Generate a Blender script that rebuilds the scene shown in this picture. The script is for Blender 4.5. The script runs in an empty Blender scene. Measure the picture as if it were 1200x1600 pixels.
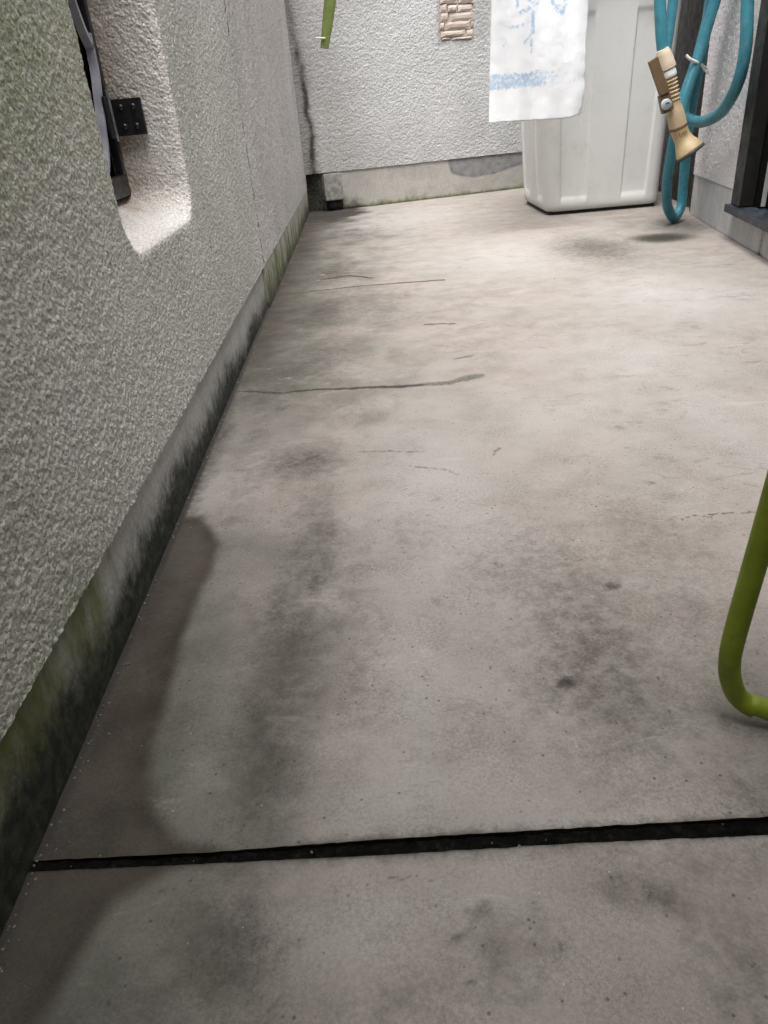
import bpy, bmesh, math, random
import numpy as np
from mathutils import Vector, Matrix

random.seed(7)
rng = np.random.RandomState(11)
scene = bpy.context.scene
C = scene.collection
R = math.radians

# ------------------------------------------------------------------ camera
CAM_H = 0.45
F_PX = 1125.8352                       # focal length in pixels of the 1200x1600 picture
DOWN = Vector((175.0, 1980.0, F_PX)).normalized()
FORE = Vector((-47.0, -636.0, F_PX)).normalized()
SIDE = FORE.cross(-DOWN).normalized()
if SIDE.x < 0:
    SIDE = -SIDE
AX = (SIDE, FORE, -DOWN)               # world x, y, z in camera axes (right, down, ahead)
cam_data = bpy.data.cameras.new('camera')
cam = bpy.data.objects.new('camera', cam_data)
C.objects.link(cam)
right = Vector([a.x for a in AX]); downv = Vector([a.y for a in AX]); ahead = Vector([a.z for a in AX])
M = Matrix(((right.x, -downv.x, -ahead.x, 0), (right.y, -downv.y, -ahead.y, 0),
            (right.z, -downv.z, -ahead.z, CAM_H), (0, 0, 0, 1)))
cam.matrix_world = M
cam_data.sensor_fit = 'VERTICAL'
cam_data.sensor_height = 32.0
cam_data.lens = 32.0 * F_PX / 1600.0
cam_data.clip_start = 0.01
cam_data.clip_end = 500
scene.camera = cam

# ------------------------------------------------------------------ sky, sun, exposure
SUN_FROM = Vector((-0.05, -0.34, 0.92)).normalized()     # towards the bright part of the overcast sky
elev = math.asin(SUN_FROM.z)
azim = math.atan2(SUN_FROM.x, SUN_FROM.y)
world = bpy.data.worlds.new('World'); scene.world = world; world.use_nodes = True
wn = world.node_tree; wn.nodes.clear()
sky = wn.nodes.new('ShaderNodeTexSky'); sky.sky_type = 'NISHITA'; sky.sun_disc = False
sky.sun_elevation = elev; sky.sun_rotation = azim
sky.air_density = 1.0; sky.dust_density = 4.0; sky.ozone_density = 1.0
hsv = wn.nodes.new('ShaderNodeHueSaturation'); hsv.inputs['Saturation'].default_value = 0.18   # cloud cover greys the blue
bg = wn.nodes.new('ShaderNodeBackground'); bg.inputs['Strength'].default_value = 0.15
wo = wn.nodes.new('ShaderNodeOutputWorld')
wn.links.new(sky.outputs[0], hsv.inputs['Color']); wn.links.new(hsv.outputs[0], bg.inputs['Color'])
wn.links.new(bg.outputs[0], wo.inputs['Surface'])
sun_data = bpy.data.lights.new('sun', 'SUN'); sun_data.energy = 1.5; sun_data.angle = R(50)
sun_data.color = (1.0, 0.975, 0.945)
sun = bpy.data.objects.new('sun', sun_data); C.objects.link(sun)
sun.rotation_euler = SUN_FROM.to_track_quat('Z', 'Y').to_euler()
sun.location = (0, 0, 6)
vs = scene.view_settings
vs.view_transform = 'Standard'; vs.look = 'None'; vs.gamma = 1.0; vs.exposure = 1.78
vs.use_curve_mapping = False
scene.cycles.max_bounces = 6
scene.cycles.diffuse_bounces = 4
scene.cycles.glossy_bounces = 2

# ------------------------------------------------------------------ small tools
def ray(px, py):
    c = Vector((px - 600.0, py - 800.0, F_PX))
    return Vector((AX[0].dot(c), AX[1].dot(c), AX[2].dot(c)))
CAM = Vector((0, 0, CAM_H))
def at_z(px, py, z=0.0):
    r = ray(px, py); return CAM + r * ((z - CAM_H) / r.z)
def at_y(px, py, y):
    r = ray(px, py); return CAM + r * (y / r.y)
def at_plane(px, py, p, n):
    r = ray(px, py); return CAM + r * ((p - CAM).dot(n) / r.dot(n))

_perm = np.concatenate([rng.permutation(256)] * 3)
_grad = rng.normal(size=(256, 3)); _grad /= np.linalg.norm(_grad, axis=1)[:, None]
def perlin(p):
    p = np.asarray(p, dtype=np.float64)
    i = np.floor(p).astype(np.int64); f = p - i; i &= 255
    u = f * f * f * (f * (f * 6 - 15) + 10)
    out = np.zeros(len(p))
    for dx in (0, 1):
        for dy in (0, 1):
            for dz in (0, 1):
                h = _perm[_perm[_perm[(i[:, 0] + dx) & 255] + ((i[:, 1] + dy) & 255)] + ((i[:, 2] + dz) & 255)]
                g = _grad[h]
                d = g[:, 0] * (f[:, 0] - dx) + g[:, 1] * (f[:, 1] - dy) + g[:, 2] * (f[:, 2] - dz)
                w = (u[:, 0] if dx else 1 - u[:, 0]) * (u[:, 1] if dy else 1 - u[:, 1]) * (u[:, 2] if dz else 1 - u[:, 2])
                out += w * d
    return out * 1.6
def fbm(p, scale, octaves=4, gain=0.5):
    p = np.asarray(p) * scale; a = 1.0; s = 0; t = 0
    for k in range(octaves):
        s = s + a * perlin(p + 17.3 * k); t += a; a *= gain; p = p * 2.03
    return s / t
def sstep(a, b, x):
    t = np.clip((x - a) / (b - a), 0, 1); return t * t * (3 - 2 * t)
def poly_sdf(P, poly):
    """signed distance of points P (n,2) to a closed polygon, negative inside"""
    poly = np.asarray(poly, float); n = len(poly)
    d = np.full(len(P), 1e9); inside = np.zeros(len(P), bool)
    for k in range(n):
        a = poly[k]; b = poly[(k + 1) % n]; e = b - a; w = P - a
        t = np.clip((w @ e) / max(e @ e, 1e-12), 0, 1)
        q = w - t[:, None] * e
        d = np.minimum(d, np.sqrt((q * q).sum(1)))
        c = ((a[1] > P[:, 1]) != (b[1] > P[:, 1])) & (P[:, 0] < (b[0] - a[0]) * (P[:, 1] - a[1]) / (b[1] - a[1] + 1e-15) + a[0])
        inside ^= c
    return np.where(inside, -d, d)
def line_dist(P, pts):
    pts = np.asarray(pts, float); d = np.full(len(P), 1e9); tt = np.zeros(len(P))
    for k in range(len(pts) - 1):
        a = pts[k]; b = pts[k + 1]; e = b - a; w = P - a
        t = np.clip((w @ e) / max(e @ e, 1e-12), 0, 1)
        q = w - t[:, None] * e; dd = np.sqrt((q * q).sum(1))
        m = dd < d; d[m] = dd[m]; tt[m] = (k + t[m]) / (len(pts) - 1)
    return d, tt

def put(o, parent=None):
    C.objects.link(o)
    if parent is not None:
        o.parent = parent
        o.matrix_parent_inverse = parent_world(parent).inverted()
    return o
def parent_world(p):
    m = Matrix.LocRotScale(p.location, p.rotation_euler, p.scale)
    return m if p.parent is None else parent_world(p.parent) @ p.matrix_parent_inverse @ m if False else m
def tag(o, label=None, cat=None, group=None, kind=None):
    if label: o['label'] = label
    if cat: o['category'] = cat
    if group: o['group'] = group
    if kind: o['kind'] = kind
    return o
def thing(name, loc, label, cat, group=None):
    o = bpy.data.objects.new(name, None); o.location = loc; o.empty_display_size = 0.05
    C.objects.link(o); return tag(o, label, cat, group)

def mesh_obj(name, verts, faces, mat, parent=None, smooth=True, attrs=None):
    """verts and faces in world coordinates; quads or n-gons"""
    me = bpy.data.meshes.new(name)
    verts = np.asarray(verts, float)
    if parent is not None:
        verts = verts - np.array(parent['origin'] if 'origin' in parent.keys() else tuple(parent.location))
    me.from_pydata(verts.tolist() if len(verts) < 200000 else verts, [], faces)
    if attrs:
        for k, v in attrs.items():
            a = me.attributes.new(k, 'FLOAT', 'POINT'); a.data.foreach_set('value', np.asarray(v, np.float32))
    me.polygons.foreach_set('use_smooth', np.full(len(me.polygons), smooth))
    me.materials.append(mat)
    me.update()
    o = bpy.data.objects.new(name, me); C.objects.link(o)
    if parent is not None:
        o.parent = parent
    return o
def grid_faces(nu, nv, off=0, wrap_u=False):
    iu = np.arange(nu if wrap_u else nu - 1); iv = np.arange(nv - 1)
    a, b = np.meshgrid(iu, iv, indexing='ij'); a2 = (a + 1) % nu
    f = np.stack([a * nv + b, a2 * nv + b, a2 * nv + b + 1, a * nv + b + 1], -1).reshape(-1, 4) + off
    return f
def fast_mesh(name, V, Fq, mat, parent=None, attrs=None, smooth=True):
    me = bpy.data.meshes.new(name)
    V = np.asarray(V, np.float32)
    if parent is not None:
        V = V - np.array(parent.location, dtype=np.float32)
    Fq = np.asarray(Fq, np.int32)
    me.vertices.add(len(V)); me.vertices.foreach_set('co', V.ravel())
    me.loops.add(Fq.size); me.loops.foreach_set('vertex_index', Fq.ravel())
    me.polygons.add(len(Fq)); me.polygons.foreach_set('loop_start', np.arange(0, Fq.size, 4, dtype=np.int32))
    me.update(calc_edges=True); me.validate()
    if attrs:
        for k, v in attrs.items():
            a = me.attributes.new(k, 'FLOAT', 'POINT'); a.data.foreach_set('value', np.asarray(v, np.float32))
    me.polygons.foreach_set('use_smooth', np.full(len(me.polygons), smooth))
    me.materials.append(mat)
    o = bpy.data.objects.new(name, me); C.objects.link(o)
    if parent is not None: o.parent = parent
    return o
class Solid:
    """collects shapes in world coordinates, linked as one mesh"""
    def __init__(self): self.v = []; self.f = []
    def hexa(self, p):      # 8 corners: bottom loop then top loop
        b = len(self.v); self.v += [tuple(q) for q in p]
        self.f += [tuple(b + k for k in q) for q in ((3, 2, 1, 0), (4, 5, 6, 7), (0, 1, 5, 4), (1, 2, 6, 5), (2, 3, 7, 6), (3, 0, 4, 7))]
    def box(self, lo, hi):
        x0, y0, z0 = lo; x1, y1, z1 = hi
        self.hexa([(x0, y0, z0), (x1, y0, z0), (x1, y1, z0), (x0, y1, z0), (x0, y0, z1), (x1, y0, z1), (x1, y1, z1), (x0, y1, z1)])
    def obox(self, o, ax, ay, az):      # origin corner and three edge vectors
        o, ax, ay, az = map(Vector, (o, ax, ay, az))
        self.hexa([o, o + ax, o + ax + ay, o + ay, o + az, o + ax + az, o + ax + ay + az, o + ay + az])
    def sweep(self, path, radii, n=14, cap=True, flat=1.0, up=None):
        path = [Vector(p) for p in path]; m = len(path)
        if not hasattr(radii, '__len__'): radii = [radii] * m
        b = len(self.v); ref = None
        for i, p in enumerate(path):
            t = (path[min(i + 1, m - 1)] - path[max(i - 1, 0)]).normalized()
            if ref is None:
                ref = Vector(up) if up else (Vector((0, 0, 1)) if abs(t.z) < 0.9 else Vector((1, 0, 0)))
            ref = (ref - t * ref.dot(t)).normalized(); bi = t.cross(ref)
            for k in range(n):
                a = 2 * math.pi * k / n
                self.v.append(tuple(p + (ref * math.cos(a) * flat + bi * math.sin(a)) * radii[i]))
        for i in range(m - 1):
            for k in range(n):
                k2 = (k + 1) % n
                self.f.append((b + i * n + k, b + i * n + k2, b + (i + 1) * n + k2, b + (i + 1) * n + k))
        if cap:
            self.f.append(tuple(b + k for k in range(n))[::-1]); self.f.append(tuple(b + (m - 1) * n + k for k in range(n)))
    def build(self, name, mat, parent=None, smooth=False, bevel=0, seg=2, autosmooth=None):
        me = bpy.data.meshes.new(name)
        off = Vector(parent_origin(parent)) if parent is not None else Vector((0, 0, 0))
        me.from_pydata([tuple(Vector(v) - off) for v in self.v], [], self.f)
        bm = bmesh.new(); bm.from_mesh(me)
        bmesh.ops.recalc_face_normals(bm, faces=bm.faces)
        if bevel:
            bmesh.ops.bevel(bm, geom=list(bm.edges), offset=bevel, segments=seg, affect='EDGES', profile=0.6)
        bm.to_mesh(me); bm.free()
        me.polygons.foreach_set('use_smooth', np.full(len(me.polygons), bool(smooth)))
        if autosmooth:
            me.set_sharp_from_angle(angle=R(autosmooth))
        me.materials.append(mat); me.update()
        o = bpy.data.objects.new(name, me); C.objects.link(o)
        if parent is not None: o.parent = parent
        return o
def parent_origin(p):
    o = Vector(p.location)
    while p.parent is not None:
        p = p.parent; o += Vector(p.location)
    return o
def spline(pts, per=10):
    pts = [Vector(p) for p in pts]
    P = [pts[0] * 2 - pts[1]] + pts + [pts[-1] * 2 - pts[-2]]
    out = []
    for i in range(1, len(P) - 2):
        p0, p1, p2, p3 = P[i - 1:i + 3]
        for k in range(per):
            t = k / per
            out.append(0.5 * ((2 * p1) + (p2 - p0) * t + (2 * p0 - 5 * p1 + 4 * p2 - p3) * t * t + (3 * p1 - p0 - 3 * p2 + p3) * t ** 3))
    out.append(pts[-1]); return out

# ------------------------------------------------------------------ materials
class Mat:
    def __init__(self, name, rough=0.7, spec=0.4, metal=0.0):
        self.m = bpy.data.materials.new(name); self.m.use_nodes = True
        self.t = self.m.node_tree; self.t.nodes.clear()
        self.o = self.t.nodes.new('ShaderNodeOutputMaterial'); self.b = self.t.nodes.new('ShaderNodeBsdfPrincipled')
        self.t.links.new(self.b.outputs[0], self.o.inputs['Surface'])
        self.b.inputs['Roughness'].default_value = rough; self.b.inputs['Metallic'].default_value = metal
        self.b.inputs['Specular IOR Level'].default_value = spec
        self.co = self.t.nodes.new('ShaderNodeNewGeometry').outputs['Position']
    def link(self, v, sock):
        if hasattr(v, 'links') or isinstance(v, bpy.types.NodeSocket): self.t.links.new(v, sock)
        elif isinstance(v, (tuple, list)):
            sock.default_value = tuple(v) + ((1.0,) if len(v) == 3 and len(sock.default_value) == 4 else ())
        else: sock.default_value = v
    def noise(self, scale, detail=4, rough=0.55, vec=None, dist=0.0):
        n = self.t.nodes.new('ShaderNodeTexNoise'); n.inputs['Scale'].default_value = scale
        n.inputs['Detail'].default_value = detail; n.inputs['Roughness'].default_value = rough; n.inputs['Distortion'].default_value = dist
        self.t.links.new(vec or self.co, n.inputs['Vector']); return n.outputs['Fac']
    def voro(self, scale, vec=None, rand=1.0, feature='F1'):
        n = self.t.nodes.new('ShaderNodeTexVoronoi'); n.feature = feature; n.inputs['Scale'].default_value = scale
        n.inputs['Randomness'].default_value = rand
        self.t.links.new(vec or self.co, n.inputs['Vector']); return n.outputs['Distance']
    def stretch(self, sx, sy, sz):
        n = self.t.nodes.new('ShaderNodeMapping'); n.inputs['Scale'].default_value = (sx, sy, sz)
        self.t.links.new(self.co, n.inputs['Vector']); return n.outputs[0]
    def attr(self, name):
        n = self.t.nodes.new('ShaderNodeAttribute'); n.attribute_name = name; return n.outputs['Fac']
    def mr(self, v, a, b, c=0.0, d=1.0):
        n = self.t.nodes.new('ShaderNodeMapRange'); n.interpolation_type = 'SMOOTHSTEP'
        self.link(v, n.inputs[0])
        for k, q in enumerate((a, b, c, d)): n.inputs[k + 1].default_value = q
        return n.outputs[0]
    def math(self, op, a, b=0.0, clamp=False):
        n = self.t.nodes.new('ShaderNodeMath'); n.operation = op; n.use_clamp = clamp
        self.link(a, n.inputs[0]); self.link(b, n.inputs[1]); return n.outputs[0]
    def mix(self, f, a, b, mode='MIX'):
        n = self.t.nodes.new('ShaderNodeMix'); n.data_type = 'RGBA'; n.blend_type = mode
        self.link(f, n.inputs['Factor']); self.link(a, n.inputs[6]); self.link(b, n.inputs[7]); return n.outputs[2]
    def bump(self, h, strength=0.5, dist=0.002, prev=None):
        n = self.t.nodes.new('ShaderNodeBump'); n.inputs['Strength'].default_value = strength; n.inputs['Distance'].default_value = dist
        self.t.links.new(h, n.inputs['Height'])
        if prev is not None: self.t.links.new(prev, n.inputs['Normal'])
        return n.outputs[0]
    def color(self, c): self.link(c, self.b.inputs['Base Color']); return self
    def rough(self, r): self.link(r, self.b.inputs['Roughness']); return self
    def normal(self, n): self.t.links.new(n, self.b.inputs['Normal']); return self

def stucco_mat(name, base, alt, algae, speck=0.35, grain=230):
    m = Mat(name, 0.92, 0.2)
    c = m.mix(m.mr(m.noise(3.2, 2, 0.6), 0.35, 0.65), base, alt)
    c = m.mix(m.math('MULTIPLY', m.attr('algae'), m.mr(m.noise(60, 3, 0.7), 0.2, 0.75, 0.35, 1.0)), c, algae)
    c = m.mix(m.attr('soot'), c, (0.035, 0.032, 0.028))
    c = m.mix(m.mr(m.noise(300, 3, 0.7), 0.38, 0.58, speck, 0.0), c, (0.30, 0.29, 0.27), 'MULTIPLY')
    m.color(c)
    vo = m.t.nodes.new('ShaderNodeTexVoronoi'); vo.feature = 'F1'; vo.inputs['Scale'].default_value = grain
    wob = m.t.nodes.new('ShaderNodeVectorMath'); wob.operation = 'ADD'
    nz = m.t.nodes.new('ShaderNodeTexNoise'); nz.inputs['Scale'].default_value = 300; nz.inputs['Detail'].default_value = 1
    sc_ = m.t.nodes.new('ShaderNodeVectorMath'); sc_.operation = 'SCALE'; sc_.inputs['Scale'].default_value = 0.003
    m.t.links.new(m.co, nz.inputs['Vector']); m.t.links.new(nz.outputs['Color'], sc_.inputs[0]); m.t.links.new(m.co, wob.inputs[0]); m.t.links.new(sc_.outputs[0], wob.inputs[1])
    m.t.links.new(wob.outputs[0], vo.inputs['Vector'])
    crumb = m.math('SUBTRACT', 1.0, vo.outputs['Distance'])
    h = m.math('ADD', crumb, m.math('MULTIPLY', nz.outputs['Fac'], 0.5))
    m.normal(m.bump(h, 0.8, 0.0020))
    return m.m
def mortar_mat(name, base, alt):
    m = Mat(name, 0.85, 0.3)
    c = m.mix(m.mr(m.noise(9, 5, 0.6), 0.35, 0.65), base, alt)
    streak = m.noise(1.0, 5, 0.65, m.stretch(34, 34, 13))
    c = m.mix(m.mr(streak, 0.45, 0.8, 0.0, 0.25), c, (0.45, 0.45, 0.42), 'MULTIPLY')
    c = m.mix(m.mr(m.noise(210, 4, 0.7), 0.42, 0.62, 0.35, 0.0), c, (0.5, 0.5, 0.48), 'MULTIPLY')
    c = m.mix(m.attr('patch'), c, m.mix(m.mr(m.noise(30, 4), 0.35, 0.65), (0.115, 0.12, 0.127), (0.19, 0.197, 0.208)))
    gr = m.math('ADD', m.attr('algae'), m.mr(streak, 0.3, 0.8, -0.18, 0.18))
    gr = m.math('MULTIPLY', m.mr(gr, 0.2, 0.85), m.mr(m.attr('algae'), 0.0, 0.08))
    c = m.mix(gr, c, m.mix(m.mr(m.noise(24, 4), 0.35, 0.65), (0.10, 0.115, 0.035), (0.16, 0.17, 0.075)))
    st = m.math('ADD', m.attr('soot'), m.mr(m.noise(55, 5, 0.75), 0.2, 0.8, -0.22, 0.22))
    st = m.math('MULTIPLY', m.mr(st, 0.05, 0.95), m.mr(m.attr('soot'), 0.0, 0.15))
    c = m.mix(st, c, m.mix(m.mr(m.noise(90, 4), 0.35, 0.7), (0.014, 0.015, 0.011), (0.042, 0.046, 0.032)))
    grit = m.mr(m.voro(330), 0.05, 0.16, 1.0, 0.0)
    grit = m.math('MULTIPLY', grit, m.mr(m.noise(120, 2), 0.52, 0.60))
    c = m.mix(m.math('MULTIPLY', grit, 0.7), c, (0.42, 0.41, 0.37))
    m.color(c)
    h = m.math('ADD', m.noise(160, 5, 0.65), m.math('MULTIPLY', m.noise(600, 3, 0.6), 0.5))
    m.normal(m.bump(h, 0.5, 0.0022))
    return m.m
def floor_mat():
    m = Mat('concrete floor', 0.7, 0.35)
    big = m.mr(m.noise(2.6, 3, 0.6), 0.34, 0.66)
    c = m.mix(big, (0.333, 0.294, 0.270), (0.308, 0.287, 0.259))
    mid = m.noise(11, 4, 0.62, dist=0.6)
    c = m.mix(m.mr(mid, 0.36, 0.70, 0.0, 0.60), c, (0.72, 0.69, 0.66), 'MULTIPLY')
    brush = m.noise(1.0, 5, 0.65, m.stretch(11, 12, 11))
    c = m.mix(m.mr(brush, 0.5, 0.75, 0.0, 0.22), c, (0.405, 0.388, 0.368))
    c = m.mix(m.mr(m.noise(1.0, 5, 0.7, m.stretch(16, 18, 16)), 0.52, 0.75, 0.0, 0.28), c, (0.70, 0.68, 0.66), 'MULTIPLY')
    c = m.mix(m.math('MULTIPLY', m.attr('pale'), m.mr(mid, 0.25, 0.6, 0.4, 0.9)), c, (0.425, 0.412, 0.395))
    c = m.mix(m.attr('film_shade'), c, m.mix(m.mr(mid, 0.3, 0.7), (0.138, 0.135, 0.114), (0.098, 0.099, 0.081)))
    g = m.math('ADD', m.attr('grime_shade'), m.mr(m.noise(60, 4, 0.8), 0.25, 0.75, -0.26, 0.26))
    g = m.math('MULTIPLY', m.mr(g, -0.05, 1.15), m.mr(m.attr('grime_shade'), 0.0, 0.25))
    c = m.mix(g, c, (0.080, 0.072, 0.062))
    scuff = m.math('MULTIPLY', m.mr(m.noise(1.0, 6, 0.78, m.stretch(17, 26, 17), dist=0.5), 0.53, 0.66), m.mr(m.noise(3.7, 2, 0.5), 0.40, 0.62))
    c = m.mix(m.math('MULTIPLY', scuff, 0.55), c, (0.150, 0.135, 0.122))
    wash = m.math('MULTIPLY', m.mr(m.noise(1.0, 6, 0.75, m.stretch(13, 30, 13), dist=0.8), 0.55, 0.66), m.mr(m.noise(2.9, 2, 0.5), 0.44, 0.6))
    c = m.mix(m.math('MULTIPLY', wash, 0.40), c, (0.43, 0.405, 0.385))
    c = m.mix(m.attr('damp'), c, m.mix(m.mr(m.noise(16, 3, 0.6), 0.3, 0.7), (0.042, 0.034, 0.026), (0.068, 0.056, 0.044)))
    s = m.math('ADD', m.attr('spot'), m.mr(m.noise(120, 4, 0.7), 0.25, 0.75, -0.16, 0.16))
    s = m.math('MULTIPLY', m.mr(s, 0.05, 1.0), m.mr(m.attr('spot'), 0.0, 0.1))
    c = m.mix(s, c, (0.060, 0.054, 0.048))
    k = m.math('MULTIPLY', m.mr(m.noise(330, 5, 0.95), 0.40, 0.62), m.mr(m.noise(14, 4, 0.6), 0.36, 0.70, 0.40, 0.85))
    c = m.mix(k, c, (0.56, 0.54, 0.52), 'MULTIPLY')
    pit = m.math('MULTIPLY', m.mr(m.voro(95), 0.06, 0.16, 1.0, 0.0), m.mr(m.noise(34, 2), 0.46, 0.54))
    c = m.mix(m.math('MULTIPLY', pit, 0.75), c, (0.055, 0.05, 0.045))
    pale = m.math('MULTIPLY', m.mr(m.voro(150), 0.05, 0.12, 1.0, 0.0), m.mr(m.noise(47, 2), 0.60, 0.66))
    c = m.mix(m.math('MULTIPLY', pale, 0.6), c, (0.55, 0.53, 0.50))
    m.color(c)
    m.link(m.math('MULTIPLY', m.math('SUBTRACT', 1.0, m.math('MAXIMUM', m.attr('spot'), m.math('MULTIPLY', m.attr('film_shade'), 0.6)), clamp=True), 0.30), m.b.inputs['Specular IOR Level'])
    m.rough(m.math('SUBTRACT', m.mr(mid, 0.3, 0.7, 0.66, 0.84), m.math('MULTIPLY', m.attr('damp'), 0.10)))
    h = m.noise(45, 6, 0.8)
    m.normal(m.bump(h, 0.45, 0.0030))
    return m.m
def plain(name, col, rough=0.5, var=0.12, scale=40, spec=0.4, metal=0.0, bump=0.0, bscale=200, bdist=0.001, dirt=None):
    m = Mat(name, rough, spec, metal)
    lo = tuple(q * (1 - var) for q in col); hi = tuple(min(q * (1 + var), 0.95) for q in col)
    c = m.mix(m.mr(m.noise(scale, 5, 0.6), 0.3, 0.7), lo, hi)
    if dirt:
        c = m.mix(m.mr(m.noise(dirt[1], 6, 0.7), 0.48, 0.75, 0.0, dirt[2]), c, dirt[0])
    m.color(c); m.rough(m.mr(m.noise(scale * 1.7, 4), 0.3, 0.7, max(rough - 0.08, 0.03), min(rough + 0.1, 1)))
    if bump: m.normal(m.bump(m.noise(bscale, 4, 0.6), bump, bdist))
    return m.m

M_LEFT = stucco_mat('dirty grey stucco', (0.51, 0.505, 0.475), (0.57, 0.56, 0.53), (0.27, 0.295, 0.165), 0.42)
M_REV = stucco_mat('clean beige stucco', (0.70, 0.665, 0.625), (0.76, 0.73, 0.70), (0.38, 0.30, 0.235), 0.45)
M_FAR = stucco_mat('light grey stucco', (0.46, 0.462, 0.465), (0.515, 0.517, 0.52), (0.25, 0.235, 0.20), 0.5, 130)
M_RIGHT = stucco_mat('lilac grey stucco', (0.74, 0.72, 0.735), (0.79, 0.77, 0.785), (0.4, 0.38, 0.37), 0.5, 140)
M_MORTAR = mortar_mat('grey mortar', (0.43, 0.425, 0.405), (0.50, 0.49, 0.465))
M_MORTAR_FAR = mortar_mat('pale mortar', (0.42, 0.40, 0.37), (0.36, 0.345, 0.32))
M_MORTAR_RIGHT = mortar_mat('cool pale mortar', (0.58, 0.58, 0.59), (0.50, 0.50, 0.51))
M_FLOOR = floor_mat()
M_IRON = plain('black wrought iron', (0.012, 0.012, 0.014), 0.38, 0.2, 60, 0.5, bump=0.15, bscale=180)
M_GLASS = plain('dark window glass', (0.006, 0.007, 0.008), 0.06, 0.1, 5, 0.5)
M_SASH = plain('black aluminium', (0.011, 0.0105, 0.010), 0.45, 0.15, 30, 0.3)
M_SILL = plain('dark sill with blue sheen', (0.020, 0.024, 0.034), 0.4, 0.5, 26, 0.4, dirt=((0.10, 0.115, 0.14), 24, 0.7))  # bluish reflection on the black sill put into the colour
M_SCREEN = plain('black insect screen', (0.007, 0.007, 0.007), 0.95, 0.3, 300, 0.03)
M_SEAL = plain('grey door seal', (0.30, 0.30, 0.30), 0.5)
M_BLOCKER = plain('pale soffit board', (0.42, 0.40, 0.38), 0.8)
M_JOINT = plain('black joint sealant', (0.004, 0.004, 0.0035), 0.95, 0.5, 120, 0.05, bump=1.0, bscale=260, bdist=0.003, dirt=((0.020, 0.019, 0.016), 150, 0.8))

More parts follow.
